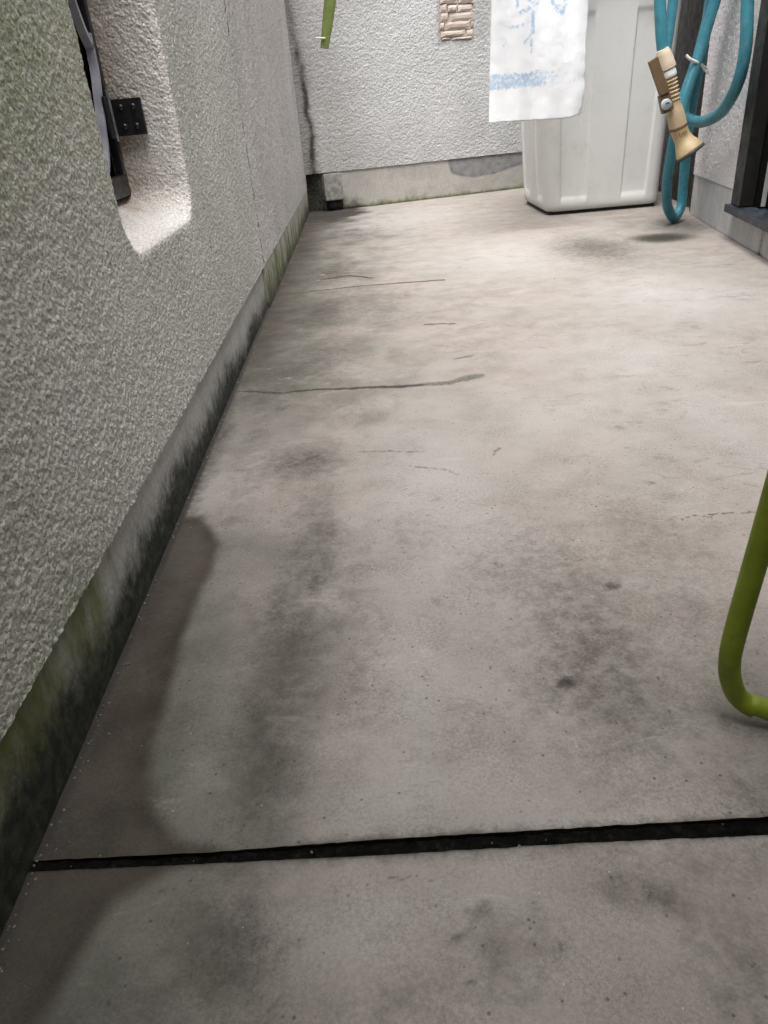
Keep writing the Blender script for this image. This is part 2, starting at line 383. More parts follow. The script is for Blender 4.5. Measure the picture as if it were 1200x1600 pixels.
# ------------------------------------------------------------------ floor
XL = -0.270
def px2(pts): return [tuple(at_z(*p)[:2]) for p in pts]
floor_root = bpy.data.objects.new('floor', None); C.objects.link(floor_root); tag(floor_root, kind='structure')
def floor_masks(V):
    P = V[:, :2]
    w = np.stack([fbm(V, 9, 4), fbm(V + 5.1, 9, 4)], 1)
    Pw = P + w * 0.03
    W3 = np.stack([fbm(V, 34, 4, 0.7), fbm(V + 3.3, 34, 4, 0.7)], 1) * 0.008
    out = {}
    # brown damp along the left wall, on both sides of the joint
    near = px2([(318, 805), (338, 830), (345, 850), (335, 890), (302, 950), (280, 1020), (262, 1090), (243, 1150), (235, 1210),
                (250, 1270), (285, 1312), (345, 1332), (290, 1350), (185, 1412), (140, 1480), (100, 1540), (60, 1600), (0, 1700)])
    near += [(-0.5, 0.1), (-0.5, 0.75), (-0.30, 0.83)]
    d = poly_sdf(P + w * 0.012 + W3 * 0.35, near)
    soft = 0.008
    damp = 1 - sstep(-soft * 1.2, soft, d)
    dw = P[:, 0] - XL
    damp *= 0.84 + 0.16 * (1 - sstep(0.0, 0.03, -d)) + 0.15 * w[:, 1]          # tide mark: darker rim
    far_line = (1 - sstep(0.0, 0.14 + 0.10 * w[:, 0], dw)) * sstep(1.2, 1.7, P[:, 1]) * 0.8
    out['damp'] = np.clip(np.maximum(damp, far_line), 0, 1)
    film_shade = (1 - sstep(-0.20, 0.0, P[:, 0] + 0.10 * w[:, 0])) * (1 - sstep(0.5, 1.0, P[:, 1] + 0.2 * w[:, 1])) * 0.92  # algae film together with the wall-side falloff shade, painted as one tone
    film_shade = np.maximum(film_shade, (1 - sstep(0.0, 0.42, dw + 0.30 * w[:, 0])) * sstep(0.8, 1.3, P[:, 1]) * 0.82)
    out['film_shade'] = np.clip(film_shade + 0.5 * film_shade * fbm(V, 14, 3), 0, 1)
    # grime: soft blotches, dirt swept against the wall, shade painted by bin and hose
    g = np.zeros(len(P))
    def blob(px, py, rx, ry, a, wob=1.0):
        c = at_z(px, py); e1 = at_z(px + rx, py); e2 = at_z(px, py - ry)
        ax = (e1 - c).length; ay = (e2 - c).length
        q = Pw if wob else P
        r2 = ((q[:, 0] - c.x) / ax) ** 2 + ((q[:, 1] - c.y) / ay) ** 2
        return a * np.exp(-r2 * 1.1)
    for b in [(470, 720, 60, 30, .7), (520, 425, 55, 16, .75), (495, 490, 55, 26, .8), (425, 600, 45, 40, .6), (500, 560, 70, 34, .6), (560, 480, 120, 40, .35), (470, 390, 40, 24, .7), (500, 350, 50, 12, .7), (400, 560, 22, 60, .6), (560, 370, 80, 14, .4),
              (490, 860, 45, 110, .5), (450, 1000, 50, 190, .62), (405, 1190, 55, 150, .75), (400, 700, 40, 120, .3), (560, 950, 60, 160, .25), (440, 1250, 40, 80, .35), (920, 1000, 130, 140, .60), (860, 1080, 100, 70, .35), (820, 870, 120, 70, .35), (1050, 900, 120, 160, .3),
              (1010, 1120, 110, 80, .35), (1000, 1390, 60, 30, .65), (560, 1080, 90, 120, .2), (370, 1480, 110, 90, .70), (230, 1580, 120, 60, .5), (600, 1560, 120, 70, .35), (820, 1500, 120, 80, .4),
              (1130, 1500, 90, 120, .55), (1080, 1330, 160, 30, .35), (930, 388, 75, 22, .8), (1060, 350, 50, 10, .6), (700, 545, 60, 14, .2), (640, 830, 70, 60, .2), (1170, 1240, 60, 60, .4), (720, 1150, 80, 50, .25), (540, 640, 90, 26, .25)]:
        g = np.maximum(g, blob(*b)) + 0.25 * np.minimum(g, blob(*b))
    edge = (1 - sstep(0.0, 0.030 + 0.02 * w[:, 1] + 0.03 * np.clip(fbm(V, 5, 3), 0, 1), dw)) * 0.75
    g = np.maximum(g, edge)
    fw = (3.93 + 0.25 * P[:, 0]) - P[:, 1]
    g = np.maximum(g, (1 - sstep(0.0, 0.05, fw)) * 0.5)
    dj = np.minimum(np.abs(P[:, 1] - interp_y(P[:, 0], JA)), np.abs(P[:, 1] - interp_y(P[:, 0], JB)))
    g = np.maximum(g, np.exp(-dj / 0.0055) * np.clip(0.75 + 1.3 * w[:, 0], 0, 1))
    out['grime_shade'] = np.clip(g, 0, 1)
    # pale patches; the floor's bright sheen at far right is painted in too
    p = np.zeros(len(P))
    for b in [(680, 760, 110, 120, .6), (650, 1080, 80, 140, .45), (310, 1150, 45, 110, .5), (330, 930, 40, 80, .35), (620, 1230, 160, 60, .45), (1050, 460, 160, 40, .9), (800, 400, 150, 30, .7), (620, 345, 110, 20, .7),
              (1000, 560, 160, 50, .6), (900, 640, 180, 60, .5), (960, 1290, 260, 25, .4), (560, 1440, 160, 60, .35), (230, 1500, 60, 60, .35), (1120, 650, 90, 90, .5), (330, 760, 30, 30, .5)]:
        p = np.maximum(p, blob(*b))
    out['pale'] = np.clip(p, 0, 1)
    # spots, cracks, drips, and a shadow mark drawn under the hose
    s = np.zeros(len(P))
    def crack(pts, wid0, wid1, a):
        nonlocal s
        dd, t = line_dist(P + W3, px2(pts)); ww = wid0 + (wid1 - wid0) * t
        s = np.maximum(s, min(a * 1.5, 1.0) * (1 - sstep(ww * 0.3, ww * 1.1, dd)))
    crack([(372, 612), (400, 612), (440, 614), (500, 608), (560, 606), (620, 604), (660, 601)], 0.004, 0.010, .62)
    crack([(600, 605), (660, 601), (700, 598), (725, 592), (745, 588)], 0.010, 0.022, .42)
    crack([(405, 463), (480, 456), (560, 447), (640, 441), (692, 437)], 0.006, 0.012, .55)
    crack([(665, 507), (710, 505)], 0.009, 0.007, .5)
    crack([(505, 436), (545, 430), (580, 434)], 0.014, 0.010, .6)
    crack([(430, 735), (465, 725), (500, 712)], 0.008, 0.005, .25)
    crack([(340, 690), (352, 676), (366, 664)], 0.010, 0.010, .25)
    crack([(440, 640), (452, 632)], 0.006, 0.004, .35)
    crack([(770, 712), (782, 700)], 0.003, 0.003, .35)
    crack([(560, 705), (610, 706), (660, 706)], 0.003, 0.003, .40)
    crack([(640, 728), (690, 732), (715, 742)], 0.003, 0.002, .40)
    crack([(765, 1412), (742, 1432)], 0.006, 0.009, .26)
    crack([(738, 1446), (707, 1470)], 0.003, 0.006, .26)
    crack([(610, 1370), (680, 1375)], 0.001, 0.001, .4)
    crack([(1065, 812), (1080, 806), (1200, 797)], 0.0016, 0.0012, .5)
    crack([(1090, 810), (1130, 803), (1200, 798)], 0.0012, 0.0012, .35)
    crack([(700, 508), (712, 506)], 0.008, 0.008, .3)
    crack([(710, 560), (735, 556)], 0.006, 0.008, .4)
    for px, py, rx, ry, a in [(885, 1066, 22, 12, .85), (957, 916, 16, 8, .7), (683, 940, 15, 10, .32), (491, 915, 14, 20, .55), (1017, 754, 14, 5, .45), (968, 668, 16, 5, .4), (250, 1117, 3, 3, .8), (370, 1106, 3, 3, .6),
                              (383, 1100, 3, 5, .5), (253, 1391, 5, 4, .7), (925, 968, 16, 10, .3), (1035, 371, 62, 9, 1.0), (1045, 345, 30, 6, .55), (1155, 1025, 1, 1, .1), (767, 1043, 4, 4, .6), (1045, 1110, 3, 5, .6),
                              (900, 1043, 80, 60, .18), (320, 1269, 4, 4, .6), (775, 1000, 4, 4, .5), (600, 1040, 4, 3, .5), (855, 1380, 3, 3, .6), (780, 1290, 3, 3, .8), (876, 1480, 3, 12, .5), (735, 1535, 12, 3, .5)]:
        c = at_z(px, py); ax = (at_z(px + rx, py) - c).length; ay = (at_z(px, py - ry) - at_z(px, py + ry)).length / 2
        q = P + W3 * min(1.0, ax / 0.02)
        r = np.sqrt(((q[:, 0] - c.x) / ax) ** 2 + ((q[:, 1] - c.y) / ay) ** 2)
        s = np.maximum(s, a * (1 - sstep(0.25, 1.35, r)))
    cx, cy = -0.16, 3.74
    r = np.sqrt(((P[:, 0] - cx) / 0.24) ** 2 + ((P[:, 1] - cy) / 0.36) ** 2) + w[:, 0] * 0.5
    s = np.maximum(s, 0.95 * (1 - sstep(0.4, 1.0, r)))
    sc = np.clip(fbm(V, 22, 4) * 2.2 - 0.25, 0, 1) * np.exp(-((P[:, 0] - 0.0) / 0.35) ** 2 - ((P[:, 1] - 3.1) / 0.5) ** 2)
    s = np.maximum(s, sc * 0.7)
    s = np.maximum(s, (1 - sstep(0.002, 0.007, dw)) * 0.9)
    out['spot'] = np.clip(s, 0, 1)
    return out
JA = [at_z(*p) for p in ((60, 1344), (330, 1331), (600, 1311), (900, 1293), (1200, 1275))]
JB = [at_z(*p) for p in ((60, 1361), (330, 1349), (600, 1336), (900, 1317), (1200, 1304))]
def interp_y(x, J):
    xs = [j.x for j in J]; ys = [j.y for j in J]
    if True:
        s0 = (ys[-1] - ys[0]) / (xs[-1] - xs[0])
    return np.where(x < xs[0], ys[0] + s0 * (x - xs[0]), np.where(x > xs[-1], ys[-1] + s0 * (x - xs[-1]), np.interp(x, xs, ys)))
def slab(lo_f, hi_f, xs, nv, power, name):
    t = np.linspace(0, 1, nv) ** power
    X = np.repeat(xs[:, None], nv, 1)
    lo = lo_f(xs)[:, None]; hi = hi_f(xs)[:, None]
    Y = lo + (hi - lo) * t[None, :]
    V = np.stack([X, Y, np.zeros_like(X)], -1).reshape(-1, 3)
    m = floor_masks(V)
    V2 = V.copy(); V2[:, 2] += fbm(V, 2.2, 3) * 0.0022 - 0.0004
    F4 = grid_faces(len(xs), nv)
    # a lip folded down into the joint and round the rim
    n0 = len(V2)
    first = np.arange(len(xs)) * nv; last = first + nv - 1
    ring = np.concatenate([first, last[::-1]])
    low = V2[ring].copy(); low[:, 2] = -0.05
    V2 = np.concatenate([V2, low])
    for k in m: m[k] = np.concatenate([m[k], m[k][ring]])
    i = np.arange(len(ring)); j = (i + 1) % len(ring)
    F4 = np.concatenate([F4, np.stack([ring[i], ring[j], n0 + j, n0 + i], 1)])
    return fast_mesh(name, V2, F4, M_FLOOR, floor_root, m)
xs_far = np.concatenate([np.linspace(XL - 0.03, 0.5, 260), np.linspace(0.505, 1.6, 180)])
chipA = lambda x: interp_y(x, JA) + 0.0010 * fbm(np.stack([x, x * 0, x * 0 + 2.2], 1), 70, 4, 0.7) + 0.0030 * np.clip(fbm(np.stack([x, x * 0, x * 0 + 7.2], 1), 24, 3) - 0.25, 0, 1)
chipB = lambda x: interp_y(x, JB) + 0.0010 * fbm(np.stack([x, x * 0, x * 0 + 4.2], 1), 60, 4, 0.7) - 0.0025 * np.clip(fbm(np.stack([x, x * 0, x * 0 + 9.2], 1), 20, 3) - 0.25, 0, 1)
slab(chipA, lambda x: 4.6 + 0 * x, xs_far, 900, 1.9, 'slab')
xs_near = np.concatenate([np.linspace(XL - 0.03, 0.32, 240), np.linspace(0.325, 1.6, 120)])
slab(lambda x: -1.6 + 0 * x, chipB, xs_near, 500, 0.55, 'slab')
js = np.linspace(XL - 0.02, 1.6, 500)
t = np.linspace(0, 1, 9)
jl = interp_y(js, JB) - 0.004; jh = interp_y(js, JA) + 0.004
JV = np.stack([np.repeat(js[:, None], 9, 1), jl[:, None] + (jh - jl)[:, None] * t, np.zeros((500, 9))], -1).reshape(-1, 3)
JV[:, 2] = -0.0042 + fbm(JV, 110, 4) * 0.0036 + 0.002 * np.clip(1 - (JV[:, 0] - XL) / 0.07, 0, 1)
fast_mesh('joint_filler', JV, grid_faces(500, 9), M_JOINT, floor_root)
s = Solid(); s.box((-0.9, -1.65, -0.30), (2.6, 4.9, -0.06)); s.build('ground_base', M_MORTAR, floor_root)

# ------------------------------------------------------------------ stucco surfaces
def stucco_height(V, amp=0.0022, s=1.0):
    a = perlin(V * (165 * s)); b = perlin(V * (265 * s) + 9.1); c = perlin(V * (60 * s) + 3.7)
    h = 0.55 * a + 0.50 * b + 0.22 * c
    h = np.sign(h) * np.abs(h) ** 0.8
    return amp * h
PLINTH = 0.106
XS = XL + 0.004
WY0, WY1, WZ0, WZ1, WR = 0.868, 1.236, 0.322, 0.98, 0.05
SEAM = 1.945
def window_loft():
    # perimeter of the opening, counter-clockwise seen from the room
    per = []
    def seg(a, b, n, nrm):
        for k in range(n):
            t = k / n; per.append(((a[0] + (b[0] - a[0]) * t, a[1] + (b[1] - a[1]) * t), nrm))
    def arc(c, a0, n):
        for k in range(n):
            a = a0 + math.pi / 2 * k / n
            per.append(((c[0] + WR * math.cos(a), c[1] + WR * math.sin(a)), (-math.cos(a), -math.sin(a))))
    st = 0.003
    ny = int((WY1 - WY0 - 2 * WR) / st); nz = int((WZ1 - WZ0 - 2 * WR) / st); na = 26
    seg((WY0 + WR, WZ0), (WY1 - WR, WZ0), ny, (0, 1)); arc((WY1 - WR, WZ0 + WR), -math.pi / 2, na)
    seg((WY1, WZ0 + WR), (WY1, WZ1 - WR), nz, (-1, 0)); arc((WY1 - WR, WZ1 - WR), 0, na)
    seg((WY1 - WR, WZ1), (WY0 + WR, WZ1), ny, (0, -1)); arc((WY0 + WR, WZ1 - WR), math.pi / 2, na)
    seg((WY0, WZ1 - WR), (WY0, WZ0 + WR), nz, (1, 0)); arc((WY0 + WR, WZ0 + WR), math.pi, na)
    mg = 0.08
    rect = (WY0 - mg, WY1 + mg, WZ0 - mg, WZ1 + mg)
    e = np.array([p for p, n in per]); n2 = np.array([n for p, n in per]); N = len(per)
    ce = e + n2 * 0.0
    out = -n2
    tt = np.full(N, 1e9)
    with np.errstate(divide='ignore', invalid='ignore'):
        for ax, lo, hi in ((0, rect[0], rect[1]), (1, rect[2], rect[3])):
            t1 = np.where(out[:, ax] > 1e-9, (hi - e[:, ax]) / out[:, ax], np.where(out[:, ax] < -1e-9, (lo - e[:, ax]) / out[:, ax], 1e9))
            tt = np.minimum(tt, t1)
    r = 0.013
    rows = []; nor = []; dep = []
    for q in np.linspace(1, 0, 26)[:-1]:
        d = r + (tt - r) * q
        rows.append(np.column_stack([np.full(N, XS), e + out * d[:, None]])); nor.append(np.tile([1.0, 0, 0], (N, 1))); dep.append(np.zeros(N))
    for a in np.linspace(0, math.pi / 2, 8):
        p = e + out * (r - r * math.sin(a))
        rows.append(np.column_stack([np.full(N, XS - r * (1 - math.cos(a))), p]))
        nor.append(np.column_stack([np.full(N, math.cos(a)), n2 * math.sin(a)])); dep.append(np.full(N, 0.3 * math.sin(a)))
    for d in np.arange(0.003, 0.175, 0.003):
        sl = np.clip(n2[:, 1], 0, 1) ** 2 * 0.30 * d
        p = e.copy(); p[:, 1] += sl; p[:, 0] += np.clip(-n2[:, 0], 0, 1) * 0.02 * d
        rows.append(np.column_stack([np.full(N, XS - r - d), p])); nor.append(np.column_stack([np.zeros(N), n2])); dep.append(np.full(N, 0.3 + d * 4))
    V = np.stack(rows, 1).reshape(-1, 3); Nn = np.stack(nor, 1).reshape(-1, 3); D = np.stack(dep, 1).ravel()
    return V, Nn, D, grid_faces(N, len(rows), wrap_u=True), rect
def wall_patch(y0, y1, z0, z1, st):
    ys = np.linspace(y0, y1, max(int((y1 - y0) / st), 2) + 1); zs = np.linspace(z0, z1, max(int((z1 - z0) / st), 2) + 1)
    Y, Z = np.meshgrid(ys, zs, indexing='ij')
    V = np.stack([np.full_like(Y, XS), Y, Z], -1).reshape(-1, 3)
    return V, np.tile([1.0, 0, 0], (len(V), 1)), grid_faces(len(ys), len(zs))
WALL_TOP = 2.1
left_wall = thing('stucco_wall', (XL, 1.9, 0), 'long dirty grey stucco wall with the barred window opening', 'wall')
def left_algae(V):
    y, z = V[:, 1], V[:, 2]
    n = fbm(V, 4.5, 4); n2 = fbm(V + 2.0, 14, 4)
    up = sstep(0.26, 0.55, z) * (1 - sstep(0.6, 1.25, y)) * 1.0
    nearb = (1 - sstep(0.30, 0.62, y)) * 0.55
    low = (1 - sstep(0.0, 0.10 + 0.05 * n, z - PLINTH)) * (1 - sstep(0.45, 0.8, y)) * 0.6
    return np.clip(np.maximum(np.maximum(up, nearb), low) * (0.8 + 0.5 * n) + 0.18 * n2 + 0.10 * (1 - sstep(1.0, 2.0, y)), 0, 1)
V, Nn, D, Fq, rect = window_loft()
rev = D > 0.02
parts = [(V, Nn, Fq)]
ov = 0.004
for a in [(0.12, rect[0] + ov, PLINTH, 0.9, 0.0022), (0.12, rect[0] + ov, 0.9 - ov, 1.1, 0.006), (rect[1] - ov, SEAM - 0.0025, PLINTH, 1.1, 0.0026),
          (rect[0], rect[1], PLINTH, rect[2] + ov, 0.0024), (rect[0], rect[1], rect[3] - ov, 1.1, 0.004),
          (-1.6, 0.12 + ov, PLINTH, 1.1, 0.012), (-1.6, SEAM - 0.0025, 1.1 - ov, WALL_TOP, 0.02)]:
    parts.append(wall_patch(*a))
def build_stucco(parts, name, mat, parent, algae_f, soot_f=None, amp=0.0021, sc=1.0):
    off = 0; VV = []; NN = []; FF = []
    for v, n, f in parts:
        VV.append(v); NN.append(n); FF.append(f + off); off += len(v)
    VV = np.concatenate(VV); NN = np.concatenate(NN); FF = np.concatenate(FF)
    al = algae_f(VV); so = soot_f(VV) if soot_f else np.zeros(len(VV))
    VV = VV + NN * (stucco_height(VV, 1.0, sc) * amp)[:, None]
    return fast_mesh(name, VV, FF, mat, parent, {'algae': al, 'soot': so})
amp0 = np.full(sum(len(q[0]) for q in parts), 0.0016); amp0[:len(V)] += 0.0001 * (D > 0.25)
st_obj = build_stucco(parts, 'stucco', M_LEFT, left_wall, left_algae, None, amp0)
# the reveal of the opening was left in a cleaner, beiger coat
st_obj.data.materials.append(M_REV)
npoly_loft = len(Fq)
fd = D[Fq].mean(1)
mi = np.zeros(len(st_obj.data.polygons), np.int32); mi[:npoly_loft] = (fd > 0.12).astype(np.int32)
st_obj.data.polygons.foreach_set('material_index', mi)
al = np.zeros(len(st_obj.data.vertices), np.float32); st_obj.data.attributes['algae'].data.foreach_get('value', al)
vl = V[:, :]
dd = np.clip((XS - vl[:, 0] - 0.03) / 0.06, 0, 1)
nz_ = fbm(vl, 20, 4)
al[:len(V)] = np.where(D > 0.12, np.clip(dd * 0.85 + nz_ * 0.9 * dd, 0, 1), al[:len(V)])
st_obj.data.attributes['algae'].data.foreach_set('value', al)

FX = lambda x: 3.93 + 0.25 * x            # the far wall on plan
def far_soot(V):
    return np.zeros(len(V))
partsB = [wall_patch(SEAM + 0.0025, 3.90, PLINTH, 1.25, 0.0048), wall_patch(SEAM + 0.0025, 3.90, 1.25 - ov, WALL_TOP, 0.02)]
def algB(V): return np.clip(0.25 * fbm(V, 6, 4) + 0.05, 0, 1)
M_LEFT2 = stucco_mat('pinkish grey stucco', (0.51, 0.488, 0.472), (0.56, 0.536, 0.52), (0.22, 0.205, 0.16), 0.5)
build_stucco(partsB, 'stucco', M_LEFT2, left_wall, algB, None, 0.0024, 0.7)
s = Solid(); s.box((XL - 0.40, -1.6, 0), (XL - 0.175, 4.4, WALL_TOP)); s.build('wall_core', M_MORTAR, left_wall)
s = Solid(); s.box((XL - 0.42, -1.6, WALL_TOP + 0.003), (XL + 0.02, 4.4, WALL_TOP + 0.06)); s.build('coping', M_MORTAR_FAR, left_wall, bevel=0.006)

def plinth_left(y0, y1, x, st, name):
    ys = np.arange(y0, y1 + st * 0.5, st); ys[-1] = y1
    zs = np.linspace(-0.01, PLINTH + 0.0, 34)
    Y, Z = np.meshgrid(ys, zs, indexing='ij')
    V = np.stack([np.full_like(Y, x), Y, Z], -1).reshape(-1, 3)
    y, z = V[:, 1], V[:, 2]
    e = np.interp(y, [0.2, 0.45, 0.6, 0.72, 0.85, 1.0, 1.2, 1.5, 1.9, 2.2, 3.0, 3.9], [0.080, 0.058, 0.052, 0.054, 0.056, 0.048, 0.042, 0.038, 0.038, 0.034, 0.032, 0.05])
    e = e + fbm(V * np.array([1, 1, .6]), 9, 4) * 0.028 + fbm(V, 48, 4) * 0.012
    so = (1 - sstep(-0.042, 0.042, z - e)) * np.interp(y, [0, 1.6, 1.95, 2.2, 4], [1, 0.95, 0.75, 0.65, 0.8])
    al = np.interp(y, [0.2, 0.5, 0.62, 0.8, 1.9, 1.96, 2.6, 3.9], [0.85, 0.80, 0.5, 0.22, 0.15, 0.85, 0.80, 0.70]) * (0.85 + 0.5 * fbm(V * np.array([1, 1, .2]), 20, 4))
    al = al * np.where(y > 1.95, 1 - sstep(0.05, 0.12, z) * 0.35, 1.0)
    V[:, 0] += fbm(V, 30, 3) * 0.0012
    # bottom edge, an end face towards the camera and a top lip
    F4 = grid_faces(len(ys), len(zs))
    nz = len(zs); n0 = len(V)
    endv = V[:nz].copy(); endv[:, 0] -= 0.03
    topi = np.arange(len(ys)) * nz + nz - 1
    topv = V[topi].copy(); topv[:, 0] -= 0.03
    V2 = np.concatenate([V, endv, topv])
    i = np.arange(nz - 1)
    F4 = np.concatenate([F4, np.stack([n0 + i, i, i + 1, n0 + i + 1], 1)])
    n1 = n0 + nz; k = np.arange(len(ys) - 1)
    F4 = np.concatenate([F4, np.stack([topi[k], topi[k + 1], n1 + k + 1, n1 + k], 1)])
    so = np.concatenate([so, so[:nz] * 0.5, so[topi]]); al = np.concatenate([al, al[:nz] + 0.3, al[topi]])
    return fast_mesh(name, V2, F4, M_MORTAR, left_wall, {'soot': np.clip(so, 0, 1), 'algae': np.clip(al, 0, 1), 'patch': np.zeros(len(V2))})
plinth_left(-1.6, SEAM, XL - 0.004, 0.004, 'plinth')
plinth_left(SEAM, 3.90, XL + 0.0025, 0.006, 'plinth')

# far wall -----------------------------------------------------------------
far_wall = thing('stucco_wall', (0.5, FX(0.5), 0), 'light grey stucco end wall behind the white bin and towel', 'wall')
FN = np.array([0.25, -1.0, 0]) / math.hypot(0.25, 1)
FPL = 0.174
def far_patch(x0, x1, z0, z1, st, off=0.0):
    xs = np.linspace(x0, x1, int((x1 - x0) / st) + 2); zs = np.linspace(z0, z1, int((z1 - z0) / st) + 2)
    X, Z = np.meshgrid(xs, zs, indexing='ij')
    V = np.stack([X, FX(X), Z], -1).reshape(-1, 3) + FN * off
    return V, np.tile(FN, (len(V), 1)), grid_faces(len(xs), len(zs))
# the stone panel is let into the stucco here
SP = dict(x0=0.428, x1=0.592, z0=0.678, z1=1.62)
def far_soot(V):
    x, z = V[:, 0], V[:, 2]
    w = fbm(V, 7, 4) * 0.05
    line = -0.245 + 0.03 * np.sin(z * 4.0) + w * 0.5
    run = np.exp(-((x - line) / 0.016) ** 2) * (0.35 + 0.75 * sstep(-0.1, 0.3, fbm(V * np.array([1, 1, .3]), 14, 4)))
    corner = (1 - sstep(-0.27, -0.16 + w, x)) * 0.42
    rim = np.exp(-((x - SP['x0']) / 0.010) ** 2) * (z > 0.66) * 0.3
    return np.clip(run * 0.8 + corner + rim, 0, 0.92)
def far_alg(V):
    x, z = V[:, 0], V[:, 2]
    a = (1 - sstep(-0.2, 0.30, x + fbm(V, 3, 3) * 0.25)) * 0.45
    rust = np.exp(-((x + 0.225) / 0.03) ** 2) * (1 - sstep(0.2, 0.45, z)) * 0.6
    band = np.exp(-((x - 0.63) / 0.035) ** 2) * sstep(0.6, 0.7, z) * 0.35
    return np.clip(a + rust + band + 0.12 * fbm(V, 9, 3), 0, 1)
fo = 0.006
fp = [far_patch(XL - 0.05, SP['x0'], FPL, 1.25, 0.0038, fo), far_patch(SP['x1'], 1.05, FPL, 1.25, 0.0038, fo), far_patch(SP['x0'], SP['x1'], FPL, SP['z0'], 0.0046, fo),
      far_patch(1.05, 2.3, FPL, 1.25, 0.012, fo), far_patch(XL - 0.05, SP['x0'], 1.25, 2.4, 0.02, fo), far_patch(SP['x1'], 2.3, 1.25, 2.4, 0.02, fo), far_patch(SP['x0'], SP['x1'], SP['z1'], 2.4, 0.02, fo)]
build_stucco(fp, 'stucco', M_FAR, far_wall, far_alg, far_soot, 0.0025, 0.80)
def plinth_far(x0, x1, off, name, alg_gain=1.0):
    xs = np.linspace(x0, x1, int((x1 - x0) / 0.006) + 2); zs = np.linspace(-0.01, FPL, 40)
    X, Z = np.meshgrid(xs, zs, indexing='ij')
    V = np.stack([X, FX(X), Z], -1).reshape(-1, 3)
    x, z = V[:, 0], V[:, 2]; w = fbm(V, 9, 4)
    al = (1 - sstep(0.0, 0.035 + 0.03 * w, z)) * 0.7 + (1 - sstep(-0.2, 0.05, x + 0.08 * w)) * 0.55 * alg_gain
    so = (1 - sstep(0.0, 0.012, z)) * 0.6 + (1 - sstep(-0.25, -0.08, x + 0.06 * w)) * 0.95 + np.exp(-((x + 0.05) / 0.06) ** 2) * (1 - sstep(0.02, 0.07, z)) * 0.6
    pp = [(0.455, 0.155), (0.47, 0.11), (0.52, 0.086), (0.60, 0.078), (0.70, 0.082), (0.78, 0.10), (0.86, 0.118), (1.0, 0.112), (1.3, 0.10), (1.3, 0.20), (0.46, 0.20)]
    pd = poly_sdf(np.stack([x, z], 1) + np.stack([w, fbm(V + 4, 9, 4)], 1) * 0.012, pp)
    pa = (1 - sstep(-0.007, 0.006, pd)) * (0.72 + 0.28 * (1 - sstep(0, 0.02, -pd)) + 0.15 * w)
    V = V + FN * off; V += np.outer(fbm(V, 26, 3) * 0.0016, FN)
    F4 = grid_faces(len(xs), len(zs)); nz = len(zs); n0 = len(V)
    left = V[:nz] - FN * 0.06
    V = np.concatenate([V, left]); i = np.arange(nz - 1)
    F4 = np.concatenate([F4, np.stack([n0 + i, i, i + 1, n0 + i + 1], 1)])
    e = lambda a: np.clip(np.concatenate([a, a[:nz]]), 0, 1)
    return fast_mesh(name, V, F4, M_MORTAR_FAR, far_wall, {'algae': e(al), 'soot': e(so), 'patch': e(pa)})
plinth_far(-0.185, 2.3, 0.0, 'plinth')
plinth_far(XL - 0.05, -0.175, -0.045, 'plinth', 0.6)

# stone panel: a bed and each stone on it
M_STONE = plain('tan split stone', (0.42, 0.355, 0.31), 0.85, 0.08, 18, 0.25, bump=0.5, bscale=160, bdist=0.002)
M_BED = plain('pale bedding mortar', (0.36, 0.31, 0.27), 0.9, 0.1, 50, 0.2, bump=0.4, bscale=220)
pan = thing('stone_panel', (0.51, FX(0.51), SP['z0']), 'tan split stone panel let into the end wall left of the towel', 'stone panel')
def fw(x, z, off): return Vector((x, FX(x), z)) + Vector(FN) * off
s = Solid()
s.hexa([fw(SP['x0'] - .004, SP['z0'] - .004, -0.02), fw(SP['x1'] + .028, SP['z0'] - .004, -0.02), fw(SP['x1'] + .028, SP['z0'] - .004, 0.0045), fw(SP['x0'] - .004, SP['z0'] - .004, 0.0045),
        fw(SP['x0'] - .004, SP['z1'] + .004, -0.02), fw(SP['x1'] + .028, SP['z1'] + .004, -0.02), fw(SP['x1'] + .028, SP['z1'] + .004, 0.0045), fw(SP['x0'] - .004, SP['z1'] + .004, 0.0045)])
s.build('mortar_bed', M_BED, pan)
fp0 = Vector((0, 3.93, 0)); fn = Vector(FN)
stones = [(687, 697, 7, 20), (698, 713, 8.5, 19.5), (714, 737, 7, 18.5), (687, 699, 21, 34.5), (701, 738, 20, 33), (686.8, 693, 36, 47), (694.5, 734, 33.5, 46.5),
          (735.2, 738.8, 33, 44), (688, 726, 48, 57.5), (728, 738, 46, 56.5), (689, 704, 59, 63), (705, 737, 58, 62), (686.6, 713, -8, 5.5), (715, 738, -9, 5.5)]
rects = []
for x0, x1, y0, y1 in stones:
    a = at_plane(x0, (y0 + y1) / 2, fp0, fn); b = at_plane(x1, (y0 + y1) / 2, fp0, fn)
    c = at_plane((x0 + x1) / 2, y0, fp0, fn); d = at_plane((x0 + x1) / 2, y1, fp0, fn)
    rects.append((max(a.x, SP['x0']), min(b.x, SP['x1']), d.z, c.z))
z = max(r[3] for r in rects) + 0.004
while z < SP['z1'] - 0.03:
    h = random.uniform(0.026, 0.034); x = SP['x0']
    while x < SP['x1'] - 0.012:
        w_ = min(random.choice((0.03, 0.055, 0.085, 0.1)), SP['x1'] - x); rects.append((x, x + w_ - 0.004, z, z + h)); x += w_
    z += h + 0.003
